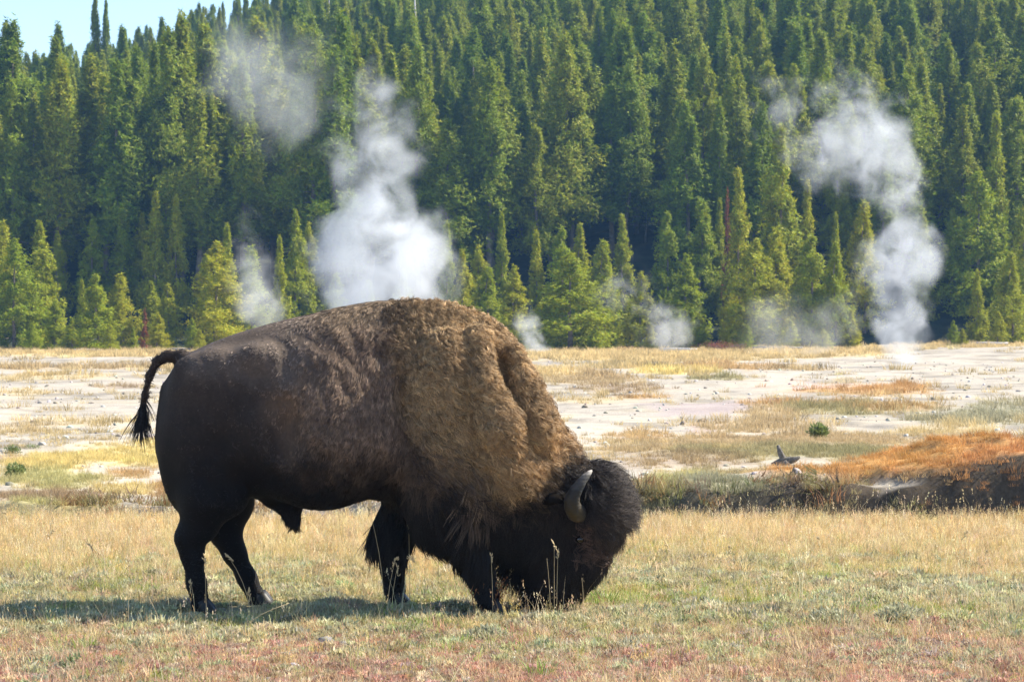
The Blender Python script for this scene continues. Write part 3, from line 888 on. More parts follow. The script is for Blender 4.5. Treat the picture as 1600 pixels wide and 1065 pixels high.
# young pines along the far side of the flats: top pixel x, top pixel y, distance, width factor, variant, label
FRONT = [
 (4, 350, 172, 1.0, 0, 'young pine cut by the left frame edge behind the lower yellow green pines'),
 (22, 378, 160, 1.2, 2, 'broad yellow green young pine closest to the left end of the treeline'),
 (62, 352, 163, 1.05, 1, 'tall yellow green pine second from the left end of the treeline'),
 (86, 470, 158, .9, 4, 'low pine filling the gap right of the two tallest left end pines'),
 (128, 440, 157, .75, 3, 'slim low yellow pine beside the shaggy low pine at the left'),
 (150, 432, 154, 1.25, 4, 'shaggy low yellow green pine standing forward on the straw at the left'),
 (188, 430, 160, 1.1, 0, 'rounded bright green low pine just left of the rust red dead pine'),
 (262, 446, 160, 1.05, 5, 'low green pine just right of the rust red dead pine'),
 (236, 442, 163, 1.0, 1, 'low green pine directly behind the rust red dead pine'),
 (145, 342, 176, 1.0, 5, 'blunt mid height pine above the shaggy low pine at the left'),
 (190, 335, 177, 1.05, 0, 'mid height pine left of the twin pointed pines'),
 (243, 307, 174, .95, 3, 'left one of the twin tall pointed pines in the left treeline'),
 (275, 311, 174, .85, 3, 'right one of the twin tall pointed pines in the left treeline'),
 (222, 338, 178, .9, 1, 'shorter pine tucked against the left twin pointed pine'),
 (90, 365, 176, .85, 1, 'dark slender pine between the left end pines and the mid height pines'),
 (338, 382, 160, 1.35, 2, 'broad green pine above the tail of the bison'),
 (355, 356, 166, .85, 3, 'slender pine rising right behind the broad pine above the bison tail'),
 (322, 400, 172, .8, 4, 'dark small pine left of the broad pine above the bison tail'),
 (392, 388, 165, 1.1, 0, 'pine veiled by the thin steam wisp above the bison rump'),
 (437, 374, 162, .72, 3, 'very slim bright pine between the thin steam wisp and the big left plume'),
 (462, 334, 172, .85, 1, 'taller pine left beside the big left steam plume'),
 (482, 352, 174, .8, 4, 'pine half hidden by the left edge of the big left steam plume'),
 (525, 430, 160, 1.1, 5, 'low pine inside the big left steam plume'),
 (575, 440, 160, 1.0, 0, 'low pine behind the base of the big left steam plume'),
 (630, 425, 162, 1.0, 1, 'low pine inside the right side of the big left steam plume'),
 (698, 352, 166, .85, 3, 'narrow pine at the right edge of the big left steam plume'),
 (722, 395, 162, .95, 1, 'small pointed pine right of the narrow pine by the left plume'),
 (747, 388, 166, .95, 4, 'small dense pine above the hump of the bison, left of a pointed one'),
 (784, 338, 172, .75, 3, 'tall thin pointed pine above the front of the bison hump'),
 (762, 420, 158, 1.1, 0, 'low bushy pine just above the bison hump'),
 (803, 418, 156, 1.1, 5, 'low bushy yellow green pine in front of the tall thin pointed one'),
 (838, 366, 166, .85, 3, 'pointed pine right of the bison hump'),
 (878, 362, 165, 1.0, 4, 'left of the close pair of pines behind the big bushy pine'),
 (906, 356, 167, .9, 1, 'right of the close pair of pines behind the big bushy pine'),
 (890, 400, 151, 1.75, 2, 'big bushy round crowned pine standing forward right of the bison hump'),
 (942, 380, 164, 1.1, 0, 'olive pine right behind the big bushy pine'),
 (972, 342, 170, .95, 3, 'pointed pine above the small central steam puff'),
 (1002, 428, 157, 1.05, 4, 'low rust tipped pine left of the central steam puff'),
 (1043, 337, 172, .9, 4, 'ragged pine with a stepped outline right of the central steam puff'),
 (1072, 402, 158, 1.2, 5, 'broad low pine with dark skirts right of the central steam puff'),
 (1097, 318, 173, 1.0, 0, 'rounded mid height pine left of the two tall front pines'),
 (1124, 316, 174, .7, 3, 'small spire just left of the taller left front pine'),
 (1154, 274, 166, .85, 3, 'tall narrow front pine, left of the tallest one'),
 (1219, 207, 170, 1.0, 1, 'tallest pine of the front row, broad and pointed'),
 (1261, 290, 170, .75, 3, 'narrow pine at the right flank of the tallest front pine'),
 (1180, 378, 154, 1.25, 2, 'broad pale pine standing before the tall narrow front pine'),
 (1212, 362, 157, 1.05, 0, 'mid height pine straight below the tallest front pine'),
 (1268, 372, 155, 1.15, 4, 'broad pale pine right below the tallest front pine'),
 (1305, 384, 154, 1.0, 1, 'pale pine at the right end of the front clump, left of the right plume'),
 (1306, 338, 172, .6, 3, 'thin bright spire behind the right end of the front clump'),
 (1350, 320, 170, .95, 0, 'pine veiled by the left edge of the right steam plume'),
 (1440, 330, 172, .9, 5, 'pine veiled behind the middle of the right steam plume'),
 (1528, 276, 172, 1.25, 2, 'large dark full pine right of the right steam plume'),
 (1556, 186, 176, .85, 3, 'tall pointed pine high at the right, above the large dark full pine'),
 (1488, 330, 176, 1.0, 4, 'shaded pine between the right plume and the large dark full pine'),
 (1527, 424, 158, .8, 3, 'low pine with a lit tip at the right, left of the edge pines'),
 (1580, 398, 160, 1.0, 0, 'low broad pine at the right frame edge'),
 (1600, 330, 168, 1.1, 2, 'taller pine cut by the right frame edge'),
]
front_xy = []
for i, (px, py, D, wd, v, lab) in enumerate(FRONT):
    x = (px - 800) * D / F
    z = float(ground_z(x, D))
    h = (EYE - (py - HZ) * D / F) - z
    front_xy.append((x, D))
    plant_tree('young_pine', x, D, h, wd * (.72 + 2.8 / h), YOUNG[v], 8.0, i * 2.1, lab, 'pine tree', 'young pines along the far side of the flats')
x = (226 - 800) * 156 / F
plant_tree('dead_pine', x, 156, 2.6, .8, (red_crown, red_trunk), 8.0, .4, 'small rust red dead pine among the low green pines at the left', 'pine tree', None)
x = (1143 - 800) * 168 / F
plant_tree('dead_pine', x, 171, 9.2, .28, (red_crown, red_trunk), 8.0, 1.9, 'thin reddish dead spire left behind the tall narrow front pine', 'pine tree', None)

# forest on the slope: jittered grid, nearest 225 are trees of their own
fr = np.random.default_rng(42)
cand = []
y = 179.0
while y < 330:
    half = 800 / F * y + 38
    x = -half + fr.random() * 3
    while x < half:
        cand.append((x + fr.normal() * .9, y + fr.normal() * 1.3)); x += 3.35 - .005 * (y - 179)
    y += 3.5 + .005 * (y - 179)
cand = [c for c in cand if vnoise(np.array([c[0] * .11]), np.array([c[1] * .10]), 9)[0] < .80]
cand.sort(key=lambda c: c[1] + (1000 if abs(c[0]) > 800 / F * c[1] + 2 else 0))     # those outside the view go with the far forest
def forest_h(x, y):
    n = vnoise(np.array([x * .06]), np.array([y * .06]), 19)[0]
    return (11.5 + 6.0 * n * (1 if y < 250 else .4)) * (1.0 if y < 195 else .92 - .30 * min(1, (y - 195) / 90)) * (.76 + .40 * fr.random() if y < 250 else .85 + .25 * fr.random())
LOOK = ['ragged', 'slender', 'broad', 'thin', 'spiky', 'full', 'tapering']
MARKS = [(0, 'at the left frame edge'), (75, 'behind the left end yellow pines'), (150, 'above the blunt mid height pine at the left'), (259, 'above the twin pointed pines'), (345, 'above the broad pine by the bison tail'), (410, 'above the steam wisp over the bison rump'),
         (475, 'left beside the left steam plume'), (540, 'behind the left half of the left plume'), (610, 'behind the right half of the left plume'), (680, 'right beside the left steam plume'), (745, 'straight above the bison hump'), (815, 'above the pointed pine right of the bison hump'),
         (890, 'above the big bushy front pine'), (970, 'above the pointed pine by the central steam puff'), (1045, 'above the central steam puff'), (1110, 'above the rounded mid height front pine'), (1165, 'above the tall narrow front pine'), (1220, 'above the tallest front pine'), (1285, 'below the brightest bare trunk'),
         (1350, 'behind the left half of the right plume'), (1425, 'behind the right half of the right plume'), (1490, 'right beside the right steam plume'), (1555, 'above the large dark full pine at the right'), (1600, 'at the right frame edge')]
def where(x, y, h, v):
    px = 800 + x * F / y; py = HZ - (float(ground_z(x, y)) + h - EYE) * F / y
    mk = min(MARKS, key=lambda m_: abs(m_[0] - px))[1]
    row = 'topmost' if py < 60 else 'upper' if py < 120 else 'middle' if py < 190 else 'lower' if py < 260 else 'lowest'
    lab = f'{LOOK[v]} {row} slope pine {mk}'
    return lab, f'{LOOK[v]} {row} hillside pines {mk}'
NEAR = 228
allh = [forest_h(*c) for c in cand]
todo = []
for (x, y), h in zip(cand[:NEAR], allh[:NEAR]):
    v = int(fr.random() * 7)
    todo.append((x, y, h, v) + where(x, y, h, v))
same = {}
for q in todo: same.setdefault(q[4], []).append(q)
for lab, qs in same.items():
    qs.sort(key=lambda q: q[0] / q[1])
    words_ = {2: ['left ', 'right '], 3: ['left ', 'middle ', 'right '], 4: ['leftmost ', 'left middle ', 'right middle ', 'rightmost ']}.get(len(qs), [''] * len(qs))
    for (x, y, h, v, _, grp), wd_ in zip(qs, words_):
        plant_tree('hillside_pine', x, y, h, 1.0 + .42 * fr.random(), TALL[v], 17.0, fr.random() * 6.28, wd_ + lab, 'pine tree', grp)
rest = np.array(cand[NEAR:]); hh = np.array(allh[NEAR:])
protos = []
for a, b_ in TALL:
    Va = np.empty(len(a.vertices) * 3, np.float32); a.vertices.foreach_get('co', Va)
    Vb = np.empty(len(b_.vertices) * 3, np.float32); b_.vertices.foreach_get('co', Vb)
    na = len(Va) // 3
    fa = [list(p.vertices) for p in b_.polygons]
    Ta = np.arange(na).reshape(-1, 3)
    Tb = [f for f in fa if len(f) == 3]; Qb = [f for f in fa if len(f) == 4]
    mm = mesh_np('far_pine', np.concatenate([Va.reshape(-1, 3), Vb.reshape(-1, 3)]), T=np.concatenate([Ta, np.array(Tb) + na]), Q=np.array(Qb) + na)
    lc = np.empty(na * 4, np.float32); a.attributes['leaf'].data.foreach_get('color', lc)
    point_color(mm, 'leaf', np.concatenate([lc.reshape(-1, 4)[:, :3], np.ones((len(Vb) // 3, 3))]))
    # polygons are ordered triangles first: crown, trunk caps, then trunk quads
    mi = np.zeros(len(mm.polygons), np.int32); mi[len(Ta):] = 1
    protos.append(proto('far_pine', mm, [M_pine, M_bark]))
    mm.polygons.foreach_set('material_index', mi)
rz = fr.random(len(rest)) * 6.28
sc = hh / 17.0; wd = sc * (1.0 + .42 * fr.random(len(rest)))
scatter('far_forest', np.c_[rest, ground_z(rest[:, 0], rest[:, 1]) - .1], np.c_[rz * 0, rz * 0, rz], np.c_[wd, wd, sc], fr.integers(0, 7, len(rest)), np.ones((len(rest), 3)), protos,
        'dense conifer forest covering the upper hillside', 'forest')

# bare bleached trunks that stand out of the forest
def snag(px, py0, py1, D, lean, label, branches=8, thick=.16, mat=None, seed=0):
    r = np.random.default_rng(seed)
    x = (px - 800) * D / F; z1 = EYE - (py0 - HZ) * D / F; z0 = float(ground_z(x, D)) - .3
    h = z1 - z0
    t = tag(empty('dead_tree', (x, D, z0)), label, 'dead tree', 'bleached dead trunks in the forest')
    V, Q_, T_ = tube([(0, 0, 0), (lean * .3, 0, h * .35), (lean * .6 + .05, .04, h * .7), (lean, 0, h)], [thick, thick * .8, thick * .55, thick * .2], 8)
    obj('trunk', mesh_np('trunk', V, T=T_, Q=Q_, smooth=True), mat or M_deadwood, t)
    for i in range(branches):
        zz = h * (.45 + .52 * r.random()); a = r.random() * 6.28; l = .5 + 1.0 * r.random()
        cx = lean * zz / h
        V, Q_, T_ = tube([(cx, 0, zz), (cx + l * .5 * math.cos(a), l * .5 * math.sin(a), zz + .05), (cx + l * math.cos(a), l * math.sin(a), zz - .15 * l)], [.05, .03, .01], 5)
        obj('limb', mesh_np('limb', V, T=T_, Q=Q_, smooth=True), mat or M_deadwood, t)
snag(1287, -14, 80, 236, .15, 'bleached bare trunk near the top edge, above the right steam plume', 3, .19, seed=1)
snag(649, -22, 35, 262, -.1, 'pale bare trunk at the top edge right of the left steam plume', 3, .20, seed=2)
snag(513, -14, 30, 270, .1, 'thin pale dead trunk at the top edge above the left steam plume', 8, .12, seed=3)
snag(1203, -10, 60, 250, .2, 'thin grey dead trunk at the top edge left of the brightest bare trunk', 10, .10, seed=4)
snag(1406, 60, 130, 214, -.2, 'thin pale dead trunk high among the pines at the upper right', 8, .12, seed=5)
snag(472, 110, 230, 192, .1, 'slender pale dead trunk left beside the left steam plume', 8, .10, seed=6)
snag(1008, 330, 378, 190, .1, 'short grey dead trunk in the shaded forest foot right of the middle', 5, .08, M_greywood, seed=7)
for i, (px, py, wd, lab) in enumerate([(149, -8, .75, 'thin dark spire pine breaking the skyline at the upper left, left of its thicker twin'), (166, 2, .62, 'dark skyline pine at the upper left, right beside the thinnest spire')]):
    D = 262; x = (px - 800) * D / F; h = EYE - (py - HZ) * D / F - float(ground_z(x, D))
    plant_tree('hillside_pine', x, D, h, wd, TALL[3], 17.0, i * 1.3, lab, 'pine tree', 'skyline pines at the upper left')

# saplings and fallen logs along the foot of the trees
sp = np.random.default_rng(77)
ORD = ['leftmost', 'second', 'third', 'fourth', 'fifth', 'sixth', 'seventh', 'eighth', 'ninth', 'tenth', 'eleventh', 'twelfth', 'thirteenth']
def order_word(i, n):
    return 'leftmost' if i == 0 else 'rightmost' if i == n - 1 else ORD[i] + ' from left'
SAP = sorted([(112, 52, 156), (172, 44, 152), (208, 40, 153), (246, 60, 154), (300, 50, 154), (312, 34, 151), (830, 48, 153), (856, 40, 150), (930, 36, 150), (1018, 40, 152), (1092, 58, 154), (1132, 44, 152), (1168, 38, 150), (1236, 46, 151), (1330, 60, 153), (1490, 40, 156), (1504, 28, 155), (1560, 52, 156), (50, 46, 154), (1286, 34, 150)])
for side_, part_ in (('left of the bison', [q for q in SAP if q[0] < 400]), ('right of the bison', [q for q in SAP if q[0] >= 400])):
    for i, (px, hp, D) in enumerate(part_):
        x = (px - 800) * D / F
        plant_tree('pine_sapling', x, D, hp * D / F, 1.5 + .5 * sp.random(), YOUNG[i % 6], 8.0, i * 1.7, f'low pine sapling at the treeline foot {side_}, {order_word(i, len(part_))} there', 'pine sapling', f'saplings along the treeline {side_}')
for i, (px, D, L_, ang, lab) in enumerate([(150, 152, 2.6, .15, 'pale fallen log at the treeline below the shaggy low pine at the left'), (280, 151, 1.6, -.3, 'short pale fallen log at the treeline just above the bison tail'), (1060, 147, 2.2, -.2, 'grey fallen log behind the central steam puff'), (1215, 148, 3.0, .1, 'long pale fallen log under the pale front pines'), (1545, 155, 2.4, -.12, 'grey fallen log at the dark treeline on the right')]):
    x = (px - 800) * D / F
    V, Q_, T_ = tube([(-L_ / 2, 0, .10), (-L_ * .1, .03, .13), (L_ * .25, 0, .12), (L_ / 2, -.02, .16)], [.13, .12, .10, .06], 8)
    o = tag(obj('fallen_log', mesh_np('fallen_log', V, T=T_, Q=Q_, smooth=True), M_deadwood if i % 2 == 0 else M_greywood, None, (x, D, float(ground_z(x, D)))), lab, 'log')
    o.rotation_euler = (0, 0, ang)
# ------------------------------------------------------------------ grass and low plants
def grass_mat(name, tr=.35):
    m, N, b = new_mat(name)
    ti = N.add('ShaderNodeAttribute', attribute_name='tint', attribute_type='INSTANCER')
    lf = N.add('ShaderNodeAttribute', attribute_name='leaf')
    c = N.mix(1.0, ti.outputs['Color'], lf.outputs['Color'], 'MULTIPLY')
    N.link(c, b.inputs['Base Color']); b.inputs['Roughness'].default_value = .65; b.inputs['Specular IOR Level'].default_value = .2
    t = N.add('ShaderNodeBsdfTranslucent', ins={'Color': c})
    mx = N.add('ShaderNodeMixShader', ins={0: tr, 1: b.outputs[0], 2: t.outputs[0]})
    N.link(mx.outputs[0], N.n['Material Output'].inputs[0])
    return m
M_grass = grass_mat('grass_blades')

def blades(seed, n, h, w, spread, bend, seg=3, hvar=.5, seeds=0.0):
    """a tuft of tapered blades; seeds = share of stems with a small seed head"""
    r = np.random.default_rng(seed)
    V, T, Cc = [], [], []
    for i in range(n):
        a = r.random() * 6.28; rr = spread * math.sqrt(r.random())
        p = np.array([math.cos(a) * rr, math.sin(a) * rr, -.01])
        hh = h * (1 - hvar + 2 * hvar * r.random()) * .8
        d = np.array([math.cos(a + r.normal()), math.sin(a + r.normal()), 0]) * bend * (r.random() + .15)
        f = r.random() * 6.28; wd = np.array([math.cos(f), math.sin(f), 0]) * w * (.6 + .8 * r.random())
        o = len(V); cb = .75 + .5 * r.random()
        for k in range(seg):
            t = k / seg
            c = p + d * hh * t * t + np.array([0, 0, hh * (t - .25 * bend * t * t)])
            V += [c - wd * (1 - .8 * t), c + wd * (1 - .8 * t)]; Cc += [cb * (.85 + .25 * t)] * 2
        V.append(p + d * hh + np.array([0, 0, hh * (1 - .25 * bend)])); Cc.append(cb * 1.15)
        for k in range(seg - 1):
            q = o + 2 * k; T += [(q, q + 1, q + 3), (q, q + 3, q + 2)]
        q = o + 2 * (seg - 1); T.append((q, q + 1, q + 2))
        if r.random() < seeds:
            tip = V[-1]
            for k in range(5):
                b = tip + r.normal(size=3) * np.array([.004, .004, .015]); o2 = len(V)
                V += [b, b + np.array([.004, 0, .006]), b + np.array([.001, .002, .016])]; T.append((o2, o2 + 1, o2 + 2)); Cc += [cb * 1.2] * 3
    me = mesh_np('tuft', np.array(V), T=np.array(T))
    point_color(me, 'leaf', np.array(Cc)[:, None] * np.array([1, 1, 1]))
    return me

def cushion(seed, n, rad, h, leaf):
    """low sage-like cushion: short stiff leaves over a small dome"""
    r = np.random.default_rng(seed)
    a = r.random(n) * 6.28; q = np.sqrt(r.random(n))
    base = np.stack([np.cos(a) * q * rad, np.sin(a) * q * rad, h * (1 - q ** 2) * (.5 + .5 * r.random(n))], 1)
    d = np.stack([np.cos(a) * q, np.sin(a) * q, .5 + .6 * r.random(n)], 1) + r.normal(size=(n, 3)) * .45
    d /= np.linalg.norm(d, axis=1)[:, None]
    w = np.cross(d, r.normal(size=(n, 3))); w /= np.linalg.norm(w, axis=1)[:, None]
    ln = leaf * (.6 + .8 * r.random(n))[:, None]
    V = np.stack([base - w * ln * .22, base + w * ln * .22, base + d * ln], 1).reshape(-1, 3)
    me = mesh_np('cushion', V, T=np.arange(len(V)).reshape(-1, 3))
    br = (.65 + .6 * r.random(n))
    point_color(me, 'leaf', np.repeat(np.stack([br, br, br * (.9 + .2 * r.random(n))], 1), 3, 0))
    return me

gr = np.random.default_rng(5)
STRAW = [proto('straw_tuft', blades(1 + i, 22, .17, .0022, .06, .55, hvar=.5, seeds=.35), [M_grass]) for i in range(5)]
SHORT = [proto('short_tuft', blades(21 + i, 24, .075, .0026, .05, .8, hvar=.6), [M_grass]) for i in range(5)]
CUSH = [proto('cushion_plant', cushion(41 + i, 110, .075, .035, .026), [M_grass]) for i in range(5)]
FAR = [proto('far_tuft', blades(61 + i, 40, .22, .0065, .22, .75, hvar=.5), [M_grass]) for i in range(5)]
BIGFAR = [proto('far_clump', blades(71 + i, 70, .32, .016, .55, .6, hvar=.5), [M_grass]) for i in range(4)]

def var(n, cols, jit=.18, p=None):
    cols = np.array(cols); k = gr.choice(len(cols), n, p=p)
    return np.clip(cols[k] * (1 + jit * gr.normal(size=(n, 1))) * (1 + .06 * gr.normal(size=(n, 3))), .01, .9)

def sow(name, xy, protos, s0, s1, tint, label, cat, tilt=.12, zoff=0):
    n = len(xy)
    rz = gr.random(n) * 6.28; t = gr.normal(size=(n, 2)) * tilt
    s = s0 + (s1 - s0) * gr.random(n) ** 1.4
    s = s * (.78 + .44 * fbm(xy[:, 0] * 1.2, xy[:, 1] * .9, 3, 515))
    for hx, hy_ in ((324, -.20), (403, .20), (774, -.20), (620, .20), (890, -.05), (850, -.1)):      # trodden and grazed round hooves and muzzle
        dd = np.hypot(xy[:, 0] - (BX + lx(hx)), (xy[:, 1] - (BY + hy_ - .12)) * .8)
        s = s * (.45 + .55 * sstep(.10, .38, dd))
    z = ground_z(xy[:, 0], xy[:, 1]) + zoff
    return scatter(name, np.c_[xy, z], np.c_[t, rz], np.c_[s, s, s * (.8 + .4 * gr.random(n))], gr.integers(0, len(protos), n), tint, protos, label, cat)

def field(n, y0, y1, pad=2.0, pw=1.0):
    y = y0 + (y1 - y0) * gr.random(n) ** pw
    half = 820 / F * y + pad
    return np.c_[(gr.random(n) * 2 - 1) * half, y]

# dry straw of the middle and back of the meadow
xy = field(30000, 11.0, MEADOW_EDGE + .25)
st, sg, rd = meadow_mix(xy[:, 0], xy[:, 1])
patch = fbm(xy[:, 0] * 2.2, xy[:, 1] * 1.6, 3, 201)
keep = gr.random(len(xy)) < np.clip(st * 1.0 + sg * .30 * sstep(.4, .65, patch) + rd * .10, 0, 1)
xy = xy[keep]
hs = np.clip(.42 + .5 * sstep(15, 20, xy[:, 1]), 0, 1)
sow('meadow_grass', xy, STRAW, .34, .74, var(len(xy), [(.66, .51, .28), (.58, .44, .22), (.72, .60, .37), (.54, .41, .22), (.60, .43, .17)]), 'dry straw coloured grass of the meadow', 'grass')
# taller loose stalks standing out of it
TALLST = [proto('tall_tuft', blades(81 + i, 5, .30, .0013, .09, .45, hvar=.45, seeds=.8), [M_grass]) for i in range(4)]
xy = field(3800, 11.2, MEADOW_EDGE)
st, sg, rd = meadow_mix(xy[:, 0], xy[:, 1])
xy = xy[gr.random(len(xy)) < .75 * st + .60 * sg + .36 * rd]
sow('tall_grass', xy, TALLST, .5, 1.0, var(len(xy), [(.70, .56, .32), (.62, .47, .25), (.74, .63, .42)]), 'loose tall straw stems standing above the meadow', 'grass')
# short mixed grass under everything
xy = field(30000, 11.0, 19.5)
st, sg, rd = meadow_mix(xy[:, 0], xy[:, 1])
patch = fbm(xy[:, 0] * 1.9, xy[:, 1] * 1.5, 3, 211)
pg = sstep(.50, .66, patch)
tint = var(len(xy), [(.56, .45, .22), (.48, .42, .19), (.62, .52, .28), (.42, .38, .18)])
greens = var(len(xy), [(.26, .35, .07), (.38, .42, .10), (.46, .43, .12)])
reds = var(len(xy), [(.54, .29, .20), (.60, .35, .24), (.64, .50, .31), (.46, .31, .21), (.66, .45, .26)])
u = gr.random(len(xy))
tint = np.where((u < .55 * pg + .06)[:, None], greens, tint)
tint = np.where((gr.random(len(xy)) < rd * .72 + .10 * sg)[:, None], reds, tint)
bare = sstep(.60, .70, fbm(xy[:, 0] * 1.5, xy[:, 1] * 1.3, 3, 251))
keep = gr.random(len(xy)) < (.9 * sg + .35 * st + .75 * rd) * (1 - .75 * bare)
sow('short_grass', xy[keep], SHORT, .45, 1.25, tint[keep], 'short green, tan and red grass near the camera', 'grass', .25)
# grey green cushions
xy = field(16000, 11.0, 18.2)
st, sg, rd = meadow_mix(xy[:, 0], xy[:, 1])
patch = fbm(xy[:, 0] * 1.3, xy[:, 1] * 1.1, 3, 221)
keep = gr.random(len(xy)) < (sstep(.40, .62, patch) * (.95 * sg + .10 * st + .12 * rd) + .12 * sg)
sow('sage_cover', xy[keep], CUSH, .5, 1.25, var(keep.sum(), [(.48, .45, .28), (.54, .50, .32), (.40, .39, .22), (.52, .46, .26)]), 'grey green cushion plants covering the meadow', 'ground cover', .2)
# red brown mat of the front
xy = field(15000, 11.0, 14.6)
st, sg, rd = meadow_mix(xy[:, 0], xy[:, 1])
patch = fbm(xy[:, 0] * 2.4, xy[:, 1] * 2.0, 3, 231)
keep = gr.random(len(xy)) < rd * (.25 + .8 * sstep(.38, .6, patch))
sow('red_cover', xy[keep], CUSH, .25, .75, var(keep.sum(), [(.54, .30, .22), (.60, .37, .28), (.48, .30, .21), (.62, .52, .37), (.42, .34, .24)]), 'red brown mat of low plants in front', 'ground cover', .3)

# tufts of the flats and the far bank, thinning out with distance
def far_patch(name, n, y0, y1, protos, s0, s1, pw, label, cut=.0, dens=1.0):
    xy = field(int(n * 1.25), y0, y1, 7, pw); n = len(xy)
    _, tc_, den = cover(xy[:, 0], xy[:, 1])
    k = gr.random(n) < np.clip((den - cut) * dens, 0, 1) * np.where((xy[:, 1] < 25.3), .5, 1)
    xy = xy[k]; tc_ = tc_[k]
    tint = np.clip(tc_ * (1.15 + .22 * gr.normal(size=(len(xy), 1))), .02, .8)
    return sow(name, xy, protos, s0, s1, tint, label, 'grass')
far_patch('bank_grass', 36000, 25.05, 40, FAR, .16, .50, 1.25, 'grass of the far bank and the rust coloured mounds', .05, .9)
far_patch('flat_grass', 15000, 38, 85, FAR, .45, 1.1, 1.2, 'thin dry grass in patches on the pale flats', .12, .8)
far_patch('distant_grass', 8000, 80, 168, BIGFAR, .55, 1.1, 1.0, 'pale straw along the foot of the trees', .2, .9)

# rough tussocks hanging over the cut bank and along its foot
xy = field(1500, 24.9, 25.75)
_, tc_, _ = cover(xy[:, 0], xy[:, 1])
keep = gr.random(len(xy)) < sstep(.38, .6, fbm(xy[:, 0] * 1.4, xy[:, 1] * 2, 3, 401)) * np.where(xy[:, 0] > -1.2, 1, .55) * (xy[:, 0] < 4.3)
xy = xy[keep]
sow('bank_tussocks', xy, FAR, .4, .95, var(len(xy), [(.34, .27, .14), (.26, .24, .10), (.36, .20, .09), (.22, .17, .10)]), 'rough dry tussocks along the cut bank behind the meadow', 'grass', .5)
# grit on the front of the meadow
def pebble_mesh(seed, r0, flat=.6):
    r = np.random.default_rng(seed)
    V, Qd, _ = ball((0, 0, 0), (1, 1, 1), 7)
    nz = np.array([vnoise(np.array([v[0] * 1.7 + seed]), np.array([v[1] * 1.7 + v[2] * 2.3]), seed)[0] for v in V])
    V = V * (.65 + .7 * nz)[:, None] * r0 * np.array([1.2, .9, flat])
    return mesh_np('stone', V, Q=Qd, smooth=False)
m, N, b = new_mat('pebble')
ti = N.add('ShaderNodeAttribute', attribute_name='tint', attribute_type='INSTANCER')
N.link(ti.outputs['Color'], b.inputs['Base Color']); b.inputs['Roughness'].default_value = .9
PEB = [proto('pebble', pebble_mesh(500 + i, .012), [m]) for i in range(4)]
xy = field(3600, 11.0, 15.0)
st, sg, rd = meadow_mix(xy[:, 0], xy[:, 1])
k = gr.random(len(xy)) < rd * .8 + .05
sow('gravel', xy[k], PEB, .4, 1.5, var(k.sum(), [(.42, .38, .34), (.55, .50, .45), (.28, .24, .21), (.35, .27, .22)]), 'grit and small pebbles between the front plants', 'gravel', .6)
# dark crumbs on the sinter
xy = field(2600, 26, 110, 3, 1.3)
_, _, den = cover(xy[:, 0], xy[:, 1]); k = den < .5
sow('rubble', xy[k], PEB, 1.0, 5.0, var(k.sum(), [(.40, .36, .31), (.25, .21, .16), (.5, .47, .42)]), 'crumbs of sinter scattered on the pale flats', 'rubble', .5)

# ------------------------------------------------------------------ single plants and stones
def ground_pt(px, py):
    z = 0.0
    for _ in range(6):
        D = (EYE - z) * F / (py - HZ); x = (px - 800) * D / F
        z = .5 * z + .5 * float(ground_z(x, D))
    return x, D, float(ground_z(x, D))

M_straw = plain_mat('dry_stem', (.56, .43, .24), .7, .25, (20, .2))
M_weed = plain_mat('rusty_stem', (.26, .11, .05), .8, .2, (30, .35))
def grass_stalk(px, py0, py1, lean, label, group, seed, head=True, mat=None, w=.0019):
    """one tall stalk: foot at (px, py1), tip height py0"""
    x, D, z = ground_pt(px, py1)
    h = (py1 - py0) * D / F
    r = np.random.default_rng(seed)
    me_p = [(lean * h * t * t, .02 * math.sin(3 * t + seed) * h, h * t) for t in np.linspace(0, 1, 6)]
    V, Q_, T_ = tube(me_p, [w * (1 - .6 * i / 5) for i in range(6)], 5)
    root = obj('grass_stalk', mesh_np('grass_stalk', V, T=T_, Q=Q_, smooth=True), mat or M_straw, None, (x, D, z))
    tag(root, label, 'grass stalk', group)
    if head:
        tip = np.array(me_p[-1]); dv = np.array([lean * .9 + .25 * r.normal(), 0, 1 - abs(lean)]); dv /= np.linalg.norm(dv)
        hl = .05 + .05 * r.random(); parts = []
        for k in range(12):
            t = k / 11
            c = tip + dv * hl * (t - .75) + np.array([0, 0, -.35 * hl * max(0, t - .5) ** 2 * 4 * (1 if lean else .2)])
            q = r.normal(size=3) * .0045
            parts.append(tube([c, c + q + dv * .006, c + q * 1.4 + dv * .016], [.0012, .0032, .0005], 4))
        V, Q_, T_ = merge(parts)
        obj('seed_head', mesh_np('seed_head', V, T=T_, Q=Q_), mat or M_straw, root)

